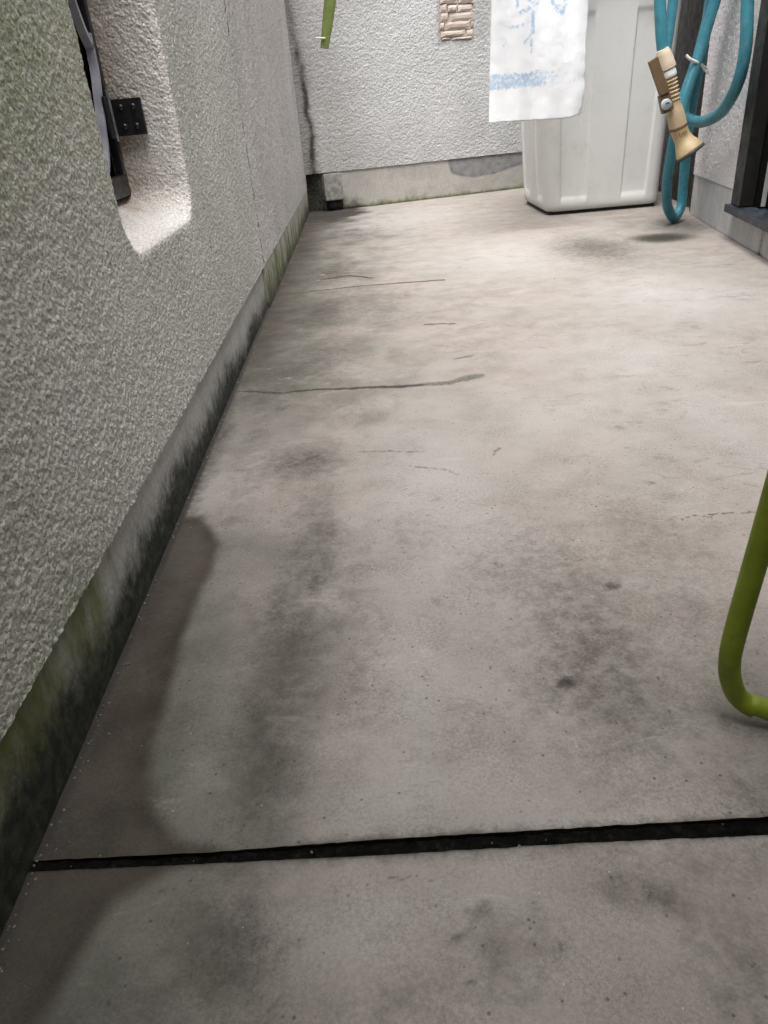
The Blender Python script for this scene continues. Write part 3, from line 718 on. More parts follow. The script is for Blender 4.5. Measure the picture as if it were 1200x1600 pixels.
for x0, x1, z0, z1 in rects:
    nu, nv = 6, 4; vs_ = []; 
    p0 = random.uniform(0.010, 0.016); tx = random.uniform(-0.0025, 0.0025); tz = random.uniform(-0.002, 0.002)
    for i in range(nu):
        for j in range(nv):
            u, v = i / (nu - 1), j / (nv - 1)
            rim = min(u, 1 - u, v, 1 - v) < 0.01
            ed = 0.72 if rim else 1.0
            hh = (p0 + tx * (u - .5) * 2 + tz * (v - .5) * 2 + (0 if rim else random.uniform(-0.0006, 0.0006))) * ed
            jx = random.uniform(-.0012, .0012) if rim else 0
            vs_.append(fw(x0 + (x1 - x0) * u + jx, z0 + (z1 - z0) * v + jx, max(hh, 0.006)))
    fs = [tuple(q) for q in grid_faces(nu, nv).tolist()]
    ring = [i * nv for i in range(nu)] + [(nu - 1) * nv + j for j in range(1, nv)] + [i * nv + nv - 1 for i in range(nu - 2, -1, -1)] + [j for j in range(nv - 2, 0, -1)]
    b = len(vs_)
    for r_ in ring: vs_.append(vs_[r_] - Vector(FN) * 0.02)
    for k in range(len(ring)):
        k2 = (k + 1) % len(ring); fs.append((ring[k], ring[k2], b + k2, b + k))
    s = Solid(); s.v = [tuple(q) for q in vs_]; s.f = fs; s.build('stone', M_STONE, pan, smooth=False)

# drain outlet at the foot of the far wall
M_DRAIN = plain('black drain pipe', (0.006, 0.006, 0.006), 0.6)
dr = thing('drain_outlet', (-0.135, FX(-0.135), 0), 'small mortar drain outlet with black pipe mouth in the far corner', 'drain')
s = Solid()
s.hexa([fw(-0.186, 0.048, -0.05), fw(-0.090, 0.048, -0.05), fw(-0.092, 0.048, 0.028), fw(-0.184, 0.048, 0.028), fw(-0.183, FPL - .006, -0.05), fw(-0.092, FPL - .006, -0.05), fw(-0.094, FPL - .006, 0.014), fw(-0.181, FPL - .006, 0.014)])
M_COLLAR = plain('grey drain mortar', (0.20, 0.195, 0.175), 0.9, 0.3, 60, 0.2, bump=0.6, bscale=150, dirt=((0.04, 0.04, 0.03), 40, 0.8))
s.build('collar', M_COLLAR, dr, bevel=0.006)
s = Solid(); c0 = fw(-0.137, 0.024, -0.04); c1 = fw(-0.137, 0.022, 0.012); path = [c0, c1, c1 + (c0 - c1) * 0.001, c0 + (c1 - c0) * 0.05]
s.sweep([c0, c1], 0.040, 20, cap=False); s.sweep([c1, c0 + (c1 - c0) * 0.05], 0.036, 20, cap=True)
s.build('pipe', M_DRAIN, dr, smooth=True)

# right wall ----------------------------------------------------------------
RA = Vector((1.083, 1.998, 0)); RB = Vector((1.217, 2.843, 0)); RD = (RB - RA).normalized(); RN = Vector((-RD.y, RD.x, 0))
def rw(y, z, off=0.0):
    return RA + RD * ((y - RA.y) / RD.y) + Vector((0, 0, z)) + RN * off
right_wall = thing('stucco_wall', tuple(rw(2.5, 0)), 'pale lilac grey stucco wall between the hose and black door', 'wall')
RPL = 0.137; DOOR_Y = 2.317; REND = 2.853
def right_patch(y0, y1, z0, z1, st, off):
    ys = np.linspace(y0, y1, int((y1 - y0) / st) + 2); zs = np.linspace(z0, z1, int((z1 - z0) / st) + 2)
    Y, Z = np.meshgrid(ys, zs, indexing='ij')
    V = np.array([[RA.x + RD.x * ((y - RA.y) / RD.y), y, 0] for y in Y.ravel()]); V[:, 2] = Z.ravel()
    n = np.array(RN); V = V + n * off
    return V, np.tile(n, (len(V), 1)), grid_faces(len(ys), len(zs))
rp = [right_patch(DOOR_Y + 0.002, REND, RPL, 1.1, 0.0042, 0.005), right_patch(DOOR_Y + 0.002, REND, 1.1, 2.4, 0.02, 0.005), right_patch(-1.6, DOOR_Y + 0.01, 1.9, 2.4, 0.03, 0.005), right_patch(-1.6, 1.45, RPL, 1.9, 0.02, 0.005)]
# the return at the wall's end
zs = np.linspace(RPL, 2.4, 200); dp = np.linspace(0, 0.5, 60)
Dp, Z = np.meshgrid(dp, zs, indexing='ij'); e0 = rw(REND, 0, 0.005)
V = np.stack([e0.x - RN.x * Dp, e0.y - RN.y * Dp, Z], -1).reshape(-1, 3)
rp.append((V, np.tile(np.array(RD), (len(V), 1)), grid_faces(60, 200)[:, ::-1]))
build_stucco(rp, 'stucco', M_RIGHT, right_wall, lambda V: np.clip(0.25 * fbm(V, 8, 4), 0, 1), None, 0.0023, 0.75)
def plinth_right(y0, y1, off, name, top_z=0.137):
    v, n, f = right_patch(y0, y1, -0.01, top_z, 0.005, 0.0)
    w = fbm(v, 10, 4)
    so = (1 - sstep(0.0, 0.008, v[:, 2])) * 0.5 + np.exp(-((v[:, 1] - 2.06) / 0.022) ** 2) * (v[:, 2] < 0.09) * 0.45
    al = (1 - sstep(2.02, 2.30, v[:, 1] + 0.1 * w)) * 0.22
    # broken slab-to-wall strip along the foot
    v = v + n * (off + fbm(v, 30, 3) * 0.0012)[:, None]
    ny = int((y1 - y0) / 0.005) + 2; nz = len(v) // ny; n0 = len(v)
    extra = np.concatenate([v[:nz] - n[:nz] * 0.03, v[-nz:] - n[-nz:] * 0.03]); i = np.arange(nz - 1)
    top = np.arange(ny) * nz + nz - 1; tv = v[top] - n[top] * 0.03; k = np.arange(ny - 1)
    V = np.concatenate([v, extra, tv]); l = (ny - 1) * nz; n1 = n0 + 2 * nz
    f = np.concatenate([f, np.stack([n0 + i, i, i + 1, n0 + i + 1], 1), np.stack([l + i, n0 + nz + i, n0 + nz + i + 1, l + i + 1], 1), np.stack([top[k], top[k + 1], n1 + k + 1, n1 + k], 1)])
    e = lambda a: np.clip(np.concatenate([a, a[:nz], a[-nz:], a[top]]), 0, 1)
    return fast_mesh(name, V, f, M_MORTAR_RIGHT, right_wall, {'algae': e(al), 'soot': e(so), 'patch': np.zeros(len(V))})
y1 = at_plane(1109, 345, RA, RN).y; y2 = at_plane(1123, 355, RA, RN).y
plinth_right(y1 + 0.0025, REND + 0.003, 0.0, 'plinth'); plinth_right(y2 + 0.0015, y1 - 0.004, 0.002, 'plinth'); plinth_right(DOOR_Y + 0.002, y2 - 0.0015, 0.003, 'plinth'); plinth_right(1.45, DOOR_Y + 0.002, 0.003, 'plinth', 0.079); plinth_right(-1.6, 1.45, 0.003, 'plinth')
s = Solid(); s.obox(rw(-1.6, -0.02, -0.62), RD * ((REND + 1.5) / RD.y), RN * 0.40, Vector((0, 0, 2.42))); s.build('wall_core', M_MORTAR_RIGHT, right_wall)
s = Solid(); s.obox(rw(DOOR_Y, -0.02, -0.25), RD * 0.45, RN * 0.235, Vector((0, 0, 2.42))); s.build('wall_core', M_MORTAR_RIGHT, right_wall)

# sliding door in the right wall
door = thing('sliding_door', tuple(rw(2.0, 0.095)), 'black framed sliding door with dark glass at the right edge', 'door')
Z3 = lambda h: Vector((0, 0, h))
def rbox(name, mat, y0, y1, z0, z1, o0, o1, parent=door, bevel=0.002):
    s = Solid(); s.obox(rw(y0, z0, o0), RD * ((y1 - y0) / RD.y), RN * (o1 - o0), Z3(z1 - z0)); return s.build(name, mat, parent, bevel=bevel)
rbox('jamb', M_SASH, 2.236, 2.317, 0.104, 1.9, -0.018, 0.022)
rbox('reveal', M_SCREEN, 2.19, 2.3165, 0.104, 1.9, -0.10, -0.020, bevel=0)
rbox('head', M_SASH, 1.4505, 2.3165, 1.902, 1.98, -0.09, 0.024)
rbox('jamb', M_SASH, 1.451, 1.53, 0.104, 1.9, -0.09, 0.022)
rbox('sill', M_SILL, 1.44, 2.335, 0.080, 0.102, -0.10, 0.034)
rbox('seal', M_SEAL, 2.186, 2.190, 0.108, 1.9, -0.034, -0.022, bevel=0.001)
rbox('sash', M_SCREEN, 2.125, 2.184, 0.108, 1.9, -0.07, -0.035)
rbox('screen', M_SCREEN, 1.531, 2.122, 0.108, 1.9, -0.06, -0.048, bevel=0)

# dark panel added to stand for the recess's shade beyond the right wall
M_GAP_SHADE = plain('dark gap shade', (0.016, 0.012, 0.010), 0.5, 0.25, 20, 0.4)
pn = thing('gap_shade_panel', tuple(rw(3.1, 0)), 'dark panel added for the shaded gap behind the white bin', 'panel')
rbox('panel', M_GAP_SHADE, REND + 0.02, 4.05, 0.004, 2.0, -0.06, -0.03, pn)
rbox('frame', M_GAP_SHADE, REND + 0.004, REND + 0.05, 0.004, 2.03, -0.028, -0.008, pn)

# ------------------------------------------------------------------ unseen roof slabs and end wall, added to block light
blockers = thing('light_blockers', (0.9, 1.2, 2.45), 'unseen overhead slabs added to block light above the passage', 'light_blockers')
s = Solid(); s.box((1.25, -1.6, 2.45), (2.6, 4.9, 2.55)); s.build('blocker', M_BLOCKER, blockers)
s = Solid(); s.box((-0.7, -1.6, 2.30), (1.24, -0.25, 2.40)); s.build('near_blocker', M_BLOCKER, blockers)
s = Solid(); s.box((-0.7, -1.75, 0), (2.6, -1.6, 2.45)); s.build('blocker_wall', M_MORTAR_FAR); o = bpy.context.scene.objects['blocker_wall']; tag(o, kind='structure')  # unseen wall added behind the camera to darken the near floor

# ------------------------------------------------------------------ window and iron grille in the left wall
win = thing('window', (XL - 0.15, 1.05, 0.33), 'dark window pane set deep in the left wall opening', 'window')
def lbox(name, mat, x0, x1, y0, y1, z0, z1, parent, bevel=0.0015):
    s = Solid(); s.box((x0, y0, z0), (x1, y1, z1)); return s.build(name, mat, parent, bevel=bevel)
lbox('pane', M_GLASS, XL - 0.150, XL - 0.146, WY0 - 0.02, WY1 + 0.02, WZ0, WZ1 + 0.02, win, 0)
lbox('frame', M_SCREEN, XL - 0.145, XL - 0.106, WY1 - 0.050, WY1 + 0.012, WZ0 + 0.03, WZ1, win)
lbox('frame', M_SASH, XL - 0.145, XL - 0.120, WY0 - 0.012, WY0 + 0.030, WZ0 + 0.03, WZ1, win)
lbox('frame', M_SASH, XL - 0.144, XL - 0.121, WY0, WY1 - 0.052, WZ0 + 0.028, WZ0 + 0.062, win)
gr = thing('iron_grille', (XL - 0.095, 1.05, 0.36), 'black wrought iron grille with curved bars in the window opening', 'grille')
gx0, gx1 = XL - 0.098, XL - 0.087
lbox('stile', M_IRON, gx0, gx1, 1.219, 1.233, 0.386, 0.95, gr)
lbox('rail', M_IRON, gx0 - .001, gx1 + .001, 0.885, 1.232, 0.356, 0.385, gr)
lbox('stile', M_IRON, gx0, gx1, 0.885, 0.905, 0.386, 0.95, gr)
lbox('rail', M_IRON, gx0 - .001, gx1 + .001, 0.885, 1.232, 0.951, 0.972, gr)
M_IRON_SHEEN = plain('iron with pale sheen', (0.36, 0.36, 0.41), 0.32, 0.2, 30, 0.5)  # sky sheen on the black bars put into a pale base colour
def flatbar(name, pts, hw, th):
    pth = spline([Vector((XL - 0.0925, y, z)) for y, z in pts], 10)
    s = Solid(); n = len(pth); b = 0
    for i, p in enumerate(pth):
        t_ = (pth[min(i + 1, n - 1)] - pth[max(i - 1, 0)]).normalized(); nn = Vector((0, -t_.z, t_.y))
        for a, c in ((1, 1), (1, -1), (-1, -1), (-1, 1)):
            s.v.append(tuple(p + Vector((hw * a, 0, 0)) + nn * th * c))
    for i in range(n - 1):
        for k in range(4):
            k2 = (k + 1) % 4; s.f.append((i * 4 + k, i * 4 + k2, i * 4 + 4 + k2, i * 4 + 4 + k))
    s.f.append((0, 1, 2, 3)); s.f.append(tuple((n - 1) * 4 + k for k in (3, 2, 1, 0)))
    return s.build(name, M_IRON_SHEEN, gr, smooth=True, autosmooth=40)
# S-shaped flat bars sprung between the stiles
lowc = [(1.217, 0.565), (1.213, 0.522), (1.200, 0.489), (1.186, 0.457), (1.170, 0.420), (1.150, 0.395), (1.130, 0.389)]
uppc = [(1.216, 0.548), (1.200, 0.565), (1.188, 0.585), (1.178, 0.612), (1.170, 0.66), (1.175, 0.72), (1.200, 0.78), (1.217, 0.81)]
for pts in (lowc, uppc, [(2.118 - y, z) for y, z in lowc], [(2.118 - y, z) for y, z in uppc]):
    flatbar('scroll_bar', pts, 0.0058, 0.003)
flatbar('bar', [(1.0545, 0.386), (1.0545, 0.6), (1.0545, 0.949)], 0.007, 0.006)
br = lbox('bracket', M_IRON, XL - 0.100, XL - 0.040, 1.222, 1.229, 0.436, 0.484, gr, 0.001)
lbox('flange', M_IRON, XL - 0.086, XL - 0.082, 1.190, 1.2215, 0.434, 0.488, br if False else gr, 0.001)
for zz in (0.448, 0.473):
    for xx in (XL - 0.052, XL - 0.070):
        s = Solid(); s.sweep([(xx, 1.2219, zz), (xx, 1.2185, zz), (xx, 1.217, zz)], [0.0042, 0.0040, 0.0022], 10)
        s.build('screw', M_IRON, br, smooth=True, autosmooth=35)
M_SCREW = plain('steel rivet', (0.45, 0.45, 0.46), 0.3, metal=0.9)
s = Solid(); s.sweep([(XL - 0.0805, 1.206, 0.430), (XL - 0.0805, 1.206, 0.496)], 0.0022, 8); s.build('hinge_pin', M_SCREW, gr, smooth=True, autosmooth=40)

# ------------------------------------------------------------------ white bin
M_BIN = plain('white bin plastic', (0.66, 0.66, 0.645), 0.42, 0.03, 4, 0.45, bump=0.12, bscale=500, bdist=0.0004, dirt=((0.42, 0.40, 0.35), 9, 0.35))
binr = thing('bin', (0.96, 3.3, 0), 'tall white plastic bin with fluted sides standing against the far wall', 'bin')
def bin_shell():
    zs = np.array([0.0, 0.004, 0.012, 0.022, 0.034, 0.046, 0.052, 0.058, 0.10, 0.2, 0.3, 0.4, 0.5, 0.6, 0.644, 0.652, 0.660, 0.668, 0.70, 0.715, 0.722, 0.73, 0.76, 0.80, 0.84])
    per = []
    x0, x1, y0, y1, r = 0.735, 1.196, 3.100, 3.56, 0.045
    def seg(a, b, n, nr, side):
        L = math.dist(a, b)
        for k in range(n):
            t = k / n; per.append((a[0] + (b[0] - a[0]) * t, a[1] + (b[1] - a[1]) * t, nr[0], nr[1], t * L + r if side else t * L + r))
    def arc(c, a0, n):
        for k in range(n):
            a = a0 + math.pi / 2 * k / n; per.append((c[0] + r * math.cos(a), c[1] + r * math.sin(a), math.cos(a), math.sin(a), -1))
    seg((x0 + r, y0), (x1 - r, y0), 150, (0, -1), 0); arc((x1 - r, y0 + r), -math.pi / 2, 10)
    seg((x1, y0 + r), (x1, y1 - r), 150, (1, 0), 1); arc((x1 - r, y1 - r), 0, 10)
    seg((x1 - r, y1), (x0 + r, y1), 30, (0, 1), 0); arc((x0 + r, y1 - r), math.pi / 2, 10)
    seg((x0, y1 - r), (x0, y0 + r), 150, (-1, 0), 1); arc((x0 + r, y0 + r), math.pi, 10)
    per = np.array(per); N = len(per)
    # flutes: two shallow sunk bands on the front and the sides
    u = per[:, 4]
    def band(u, a, b): return sstep(a, a + 0.006, u) * (1 - sstep(b - 0.008, b, u))
    fl = np.where(u > 0, np.maximum(band(u, 0.055, 0.165), band(u, 0.295, 0.400)), 0)
    V = []
    cx, cy = (x0 + x1) / 2, (y0 + y1) / 2
    for z in zs:
        t = z / 0.72
        sx = 1 + 0.135 * t; sy = 1 + 0.13 * t
        rim = 0.010 if z > 0.715 else 0.0
        rnd = -0.016 * (1 - math.sqrt(max(0, 1 - (1 - min(z / 0.022, 1)) ** 2)))
        mz = float(sstep(0.034, 0.058, np.array([z]))[0] * (1 - sstep(0.644, 0.668, np.array([z]))[0]))
        off = rnd + rim - 0.0075 * fl * mz
        # it leans out to the left; the right side stays against the wall
        X = np.where(per[:, 0] < cx, cx + (per[:, 0] - cx) * (sx + 0.06 * t), cx + (per[:, 0] - cx) * (1 + 0.03 * t)) + per[:, 2] * off
        Y = cy + (per[:, 1] - cy) * (1 + 0.16 * t) + per[:, 3] * off
        V.append(np.column_stack([X, Y, np.full(N, z + 0.012)]))
    V = np.stack(V, 1).reshape(-1, 3)
    F4 = [tuple(q) for q in grid_faces(N, len(zs), wrap_u=True).tolist()]
    F4.append(tuple(i * len(zs) for i in range(N))[::-1])
    return V, F4, N, len(zs)
V, F4, N, nz = bin_shell()
o = mesh_obj('body', V, F4, M_BIN, binr, True)
o.data.set_sharp_from_angle(angle=R(50))
top = V.reshape(N, nz, 3)[:, -1]
c = top.mean(0)
lid_v = []; 
for zz, k in ((0.853, 1.02), (0.875, 1.02), (0.905, 0.99), (0.915, 0.93), (0.93, 0.6), (0.935, 0.0001)):
    p = c + (top - c) * k; p[:, 2] = zz; lid_v.append(p)
LV = np.stack(lid_v, 1).reshape(-1, 3)
mesh_obj('lid', LV, [tuple(q) for q in grid_faces(N, 6, wrap_u=True).tolist()] + [tuple(i * 6 for i in range(N))[::-1]], M_BIN, binr, True).data.set_sharp_from_angle(angle=R(40))
s = Solid(); M_BIN_SHADE = plain('bin contact shade', (0.012, 0.012, 0.012), 0.6)
s.hexa([(0.752, 3.118, 0.0), (1.180, 3.118, 0.0), (1.180, 3.54, 0.0), (0.752, 3.54, 0.0), (0.752, 3.118, 0.0135), (1.180, 3.118, 0.0135), (1.180, 3.54, 0.0135), (0.752, 3.54, 0.0135)])
s.build('base', M_BIN_SHADE, binr)  # dark slab stands in for the contact shadow under the bin

# ------------------------------------------------------------------ washing pole, towel, green strap
M_POLE = plain('pale steel pole', (0.45, 0.45, 0.44), 0.35, metal=0.7)
PZ, PY = 1.62, 2.72
pole = thing('washing_pole', (0.4, PY, PZ), 'steel washing pole above the bin, out of view', 'pole')
s = Solid(); s.sweep([(XL + 0.01, PY, PZ), (0.5, PY, PZ), (1.17, PY, PZ)], 0.014, 16); s.build('tube', M_POLE, pole, smooth=True, autosmooth=40)
for x in (XL + 0.012, 1.168):
    s = Solid(); s.sweep([(x - 0.012, PY, PZ), (x + 0.014, PY, PZ)], 0.024, 16); s.build('end_bracket', M_POLE, pole, smooth=True, autosmooth=40)

def towel_mat():
    m = Mat('white terry towel', 0.95, 0.1)
    b = m.math('ADD', m.attr('print'), m.mr(m.noise(95, 5, 0.75), 0.3, 0.7, -0.5, 0.4))
    b = m.math('MULTIPLY', m.mr(b, 0.12, 0.95), m.mr(m.attr('print'), 0.0, 0.12))
    c = m.mix(m.mr(m.noise(8, 4), 0.3, 0.7), (0.70, 0.715, 0.74), (0.74, 0.745, 0.76))
    c = m.mix(m.math('MULTIPLY', b, 0.85), c, (0.30, 0.43, 0.60))
    m.color(c)
    m.normal(m.bump(m.noise(420, 4, 0.7), 0.8, 0.0022))
    m.b.inputs['Sheen Weight'].default_value = 0.3
    return m.m
def build_towel():
    st = 0.005
    a = at_y(766, 0, PY); b = at_y(762, 189, PY); c_ = at_y(906, 187, PY); d = at_y(918, 0, PY)
    zb = 0.5 * (b.z + c_.z)
    nu = 74
    zs = np.concatenate([np.arange(0, PZ + 0.016 - zb, st)]); nv = len(zs)
    us = np.linspace(0, 1, nu)
    U, Lz = np.meshgrid(us, zs, indexing='ij')          # Lz: distance up from the hem
    z = zb + Lz
    # left and right edges run with the photograph's lines, then go on straight
    k = Lz / (a.z - b.z)
    xl = b.x + (a.x - b.x) * k; kr = np.clip(Lz / (d.z - c_.z), 0, 1.5)
    xr = c_.x + (d.x - c_.x) * kr
    n = perlin(np.stack([Lz.ravel() * 34, Lz.ravel() * 0 + 1.5, Lz.ravel() * 0], 1)).reshape(Lz.shape) * 0.006 * np.exp(-Lz * 5)
    xr = xr + n
    X = xl + (xr - xl) * U
    # torn lower right corner
    cut = np.clip((U - 0.86) / 0.14, 0, 1) * 0.012 + (np.clip((U - 0.97) / 0.03, 0, 1)) * 0.010
    Z = z + cut * np.exp(-Lz / 0.05) + 0.006 * (U - 0.5) * -1
    Y = PY - 0.016 - 0.007 * np.sin(U * 9 + 0.6) * np.exp(-Lz * 0.4) - 0.004 * np.sin(U * 21 + 1.0) * (0.4 + 0.6 * np.exp(-Lz * 3)) + 0.006 * np.sin(Lz * 10 + U * 4)
    V = np.stack([X, Y, Z], -1).reshape(-1, 3)
    V[:, 1] += fbm(V, 28, 3) * 0.0012
    V[:, 2] += (perlin(V * np.array([60, 1, 1])) * 0.0025) * np.exp(-(Lz.ravel()) / 0.01)
    # fade into the fold over the pole
    near_top = sstep(PZ - 0.12, PZ, V[:, 2]); V[:, 1] = V[:, 1] * (1 - near_top) + (PY - 0.019) * near_top
    # print
    P = np.zeros(len(V)); x = V[:, 0]; zz = V[:, 2]
    s0 = at_y(800, 114, PY).z; s1 = at_y(800, 139, PY).z
    fade = 0.75 - 0.65 * sstep(0.45, 0.85, U.ravel())
    for base in (0.0, 0.75):
        P = np.maximum(P, sstep(s1 - 0.006 + base, s1 + 0.006 + base, zz) * (1 - sstep(s0 - 0.006 + base, s0 + 0.006 + base, zz)) * fade)
    def stroke(pts, w, am):
        nonlocal P
        q = [(at_y(u_, v_, PY).x, at_y(u_, v_, PY).z) for u_, v_ in pts]
        dd, _ = line_dist(np.stack([x, zz], 1), q); P = np.maximum(P, am * (1 - sstep(w * 0.4, w * 1.2, dd)))
    stroke([(831, 20), (831, 35), (831, 50)], 0.008, .9); stroke([(831, 50), (825, 58), (818, 66)], 0.004, .75); stroke([(829, 62), (829, 82)], 0.004, .75)
    stroke([(784, 42), (795, 43), (804, 44), (815, 39)], 0.005, .7); stroke([(790, 64), (785, 73)], 0.004, .7)
    stroke([(807, -12), (806, 0), (806, 12)], 0.006, .85); stroke([(812, 20), (820, 17), (824, 14)], 0.008, .8); stroke([(815, -8), (828, 5), (840, -4)], 0.008, .6); stroke([(826, 16), (836, 8), (846, -4)], 0.005, .5)
    stroke([(861, -14), (862, 5), (868, 18), (876, 22), (880, 10), (882, -10)], 0.008, .75); stroke([(870, -10), (872, 10)], 0.010, .35); stroke([(778, -25), (790, -35), (830, -40), (880, -38)], 0.008, .7)
    F4 = grid_faces(nu, nv)
    me = fast_mesh('cloth', V, F4, M_TOWEL, tow, {'print': P})
    # the part that goes over the pole and down behind
    prof = [(PY - 0.019, PZ - 0.03)] + [(PY - 0.019 * math.cos(q), PZ + 0.019 * math.sin(q)) for q in np.linspace(0.1, math.pi, 9)] + [(PY + 0.020, zq) for zq in np.linspace(PZ - 0.06, PZ - 0.45, 12)]
    xa = V.reshape(nu, nv, 3)[:, -1, 0]
    VB = np.array([[xq, p[0] + (0.004 * math.sin(i * 0.4) if p[1] < PZ - 0.05 else 0), p[1]] for i, xq in enumerate(xa) for p in prof])
    ob = fast_mesh('back_fold', VB, grid_faces(nu, len(prof)), M_TOWEL, tow, {'print': np.zeros(len(VB))})
    for o_ in (me, ob):
        md = o_.modifiers.new('thick', 'SOLIDIFY'); md.thickness = 0.004; md.offset = 0
M_TOWEL = towel_mat()
tow = thing('towel', (0.58, PY, 0.38), 'white towel with faded blue print hanging in front of the bin', 'towel')
build_towel()
# loose threads on its torn edge
for pts in ([(907, 94), (912, 102), (912, 116), (908, 124)], [(906, 158), (911, 168), (908, 176)], [(906, 176), (907, 186), (908, 196)]):
    s = Solid(); s.sweep(spline([at_y(u_, v_, PY - 0.015) for u_, v_ in pts], 5), 0.0016, 6)
    s.build('loose_thread', M_TOWEL, tow, smooth=True)

M_STRAP = plain('green plastic strap', (0.14, 0.175, 0.05), 0.45, 0.1, 30)
strap = thing('plastic_strap', (-0.05, PY, PZ), 'narrow green plastic strap dangling at the top edge before the end wall', 'strap')
a = at_y(516, 0, PY); b = at_y(507, 76, PY); m_ = a + (a - b) * 1.5
tp = Vector((m_.x + 0.02, PY, PZ + 0.018))
pth = spline([b, b + (a - b) * 0.4, a, a + (m_ - a) * 0.5, m_, m_ + (tp - m_) * 0.55, tp], 6)
s = Solid(); s.sweep(pth, [0.013 + 0.012 * min(i / 24, 1) for i in range(len(pth))], 12, flat=0.28, up=(0.15, 1, 0)); s.build('strip', M_STRAP, strap, smooth=True, autosmooth=50)
s = Solid(); s.sweep([tp + Vector((0, 0.016 * math.cos(q) - 0.0, 0.016 * math.sin(q) - 0.018)) for q in np.linspace(-0.5, 4.2, 16)], 0.004, 8); s.build('hook', M_STRAP, strap, smooth=True)
s = Solid(); s.sweep([b + Vector((-0.026, -0.002, 0.030)), b + Vector((0.006, -0.008, 0.027))], 0.0022, 6); s.build('string', plain('pale string', (0.6, 0.6, 0.5), 0.9), strap, smooth=True)

# ------------------------------------------------------------------ garden hose and its nozzle
def hose_mat():
    m = Mat('teal garden hose', 0.42, 0.4)
    c = m.mix(m.mr(m.noise(14, 5, 0.6), 0.3, 0.7), (0.030, 0.165, 0.215), (0.045, 0.215, 0.275))
    c = m.mix(m.mr(m.noise(60, 4, 0.7), 0.48, 0.75, 0.0, 0.5), c, (0.14, 0.25, 0.28))
    c = m.mix(m.mr(m.noise(22, 4, 0.7), 0.52, 0.72, 0.0, 0.55), c, (0.045, 0.085, 0.09))
    m.color(c); m.normal(m.bump(m.noise(350, 3), 0.1, 0.0006)); return m.m
M_HOSE = hose_mat()
hose = thing('garden_hose', (1.08, 2.65, 0.0), 'teal garden hose hanging in loops beside the bin', 'hose')
def hp(*pts): return spline([at_y(u_, v_, y_) for u_, v_, y_ in pts], 12)
HR = 0.0165
s = Solid(); s.sweep(hp((1160, -160, 2.52), (1140, -60, 2.58), (1118, 0, 2.60), (1092, 85, 2.60), (1068, 155, 2.58), (1050, 235, 2.57), (1042, 290, 2.60), (1043, 322, 2.65), (1053, 340, 2.69),
                        (1064, 322, 2.72), (1068, 285, 2.73), (1073, 225, 2.73), (1081, 165, 2.72), (1093, 100, 2.71), (1104, 40, 2.70), (1110, 0, 2.68), (1125, -70, 2.62), (1150, -160, 2.56)), HR, 18)
s.build('loop', M_HOSE, hose, smooth=True)
s = Solid(); s.sweep(hp((1172, -160, 2.36), (1172, -60, 2.29), (1168, 0, 2.28), (1165, 75, 2.27), (1152, 132, 2.30), (1128, 174, 2.41), (1100, 190, 2.55), (1078, 187, 2.63), (1068, 178, 2.665), (1072, 150, 2.68), (1086, 105, 2.675), (1098, 60, 2.665), (1112, 0, 2.65), (1140, -160, 2.56)), HR, 18)
s.build('loop', M_HOSE, hose, smooth=True)
s = Solid(); s.sweep(hp((1110, -170, 2.52), (1040, -110, 2.50), (1030, -40, 2.49), (1031, 0, 2.485), (1033, 50, 2.48), (1036, 84, 2.48)), 0.0165, 18)
s.build('loop', M_HOSE, hose, smooth=True)
s = Solid(); s.sweep(hp((1115, -170, 2.56), (1062, -90, 2.55), (1052, 0, 2.54), (1045, 50, 2.53), (1040, 90, 2.52), (1044, 125, 2.52), (1052, 160, 2.525), (1058, 190, 2.54), (1062, 205, 2.55)), 0.0150, 18)
s.build('loop', M_HOSE, hose, smooth=True)
hk = rw(2.50, 0.86, 0.0)
s = Solid(); q0 = rw(2.50, 0.90, 0.0); q1 = rw(2.50, 0.90, 0.12); q2 = rw(2.50, 0.95, 0.13)
s.sweep(spline([q0, rw(2.50, 0.90, 0.06), q1, q2], 6), 0.008, 10); hook = s.build('wall_hook', M_IRON, None, smooth=True)
tag(hook, 'black wall hook holding up the hose loops, above view', 'hook')
M_TIE = plain('white tie string', (0.62, 0.60, 0.55), 0.8)
s = Solid(); s.sweep(hp((1072, 86, 2.578), (1078, 92, 2.575), (1088, 97, 2.58), (1096, 101, 2.60), (1100, 108, 2.62), (1105, 114, 2.62)), [0.0042 if i < 36 else 0.0034 for i in range(61)], 8)
s.sweep(hp((1098, 102, 2.60), (1104, 106, 2.605), (1108, 114, 2.61)), 0.0016, 6); s.sweep(hp((1102, 110, 2.62), (1108, 116, 2.62), (1112, 119, 2.62)), 0.0014, 6)
tie = s.build('tie_string', M_TIE, None, smooth=True); tag(tie, 'thin white string tied round two strands of the teal hose', 'string')

M_CREAM = plain('aged cream plastic', (0.43, 0.335, 0.215), 0.5, 0.12, 20, dirt=((0.22, 0.16, 0.09), 34, 0.5))
M_CREAM2 = plain('pale cream plastic', (0.58, 0.485, 0.37), 0.45, 0.06, 20)
M_YEL = plain('yellowed cream plastic', (0.42, 0.32, 0.175), 0.5, 0.12, 16, dirt=((0.22, 0.16, 0.09), 30, 0.5))
M_LEVER = plain('brown lever plastic', (0.13, 0.085, 0.045), 0.5, 0.1, 30)
M_RIM = plain('dark grey rubber', (0.055, 0.047, 0.042), 0.7, 0.15, 40)
M_WHITE = plain('white plastic ring', (0.78, 0.78, 0.77), 0.4, 0.03)
M_KNOB = plain('pale blue grey knob', (0.42, 0.47, 0.52), 0.35, 0.05)
nz_root = thing('spray_nozzle', tuple(at_y(1058, 170, 2.46)), 'cream spray nozzle with brown lever hanging from the teal hose', 'nozzle')
NY = 2.47
def npx(u_, v_, dy=0.0): return at_y(u_, v_, NY + dy)
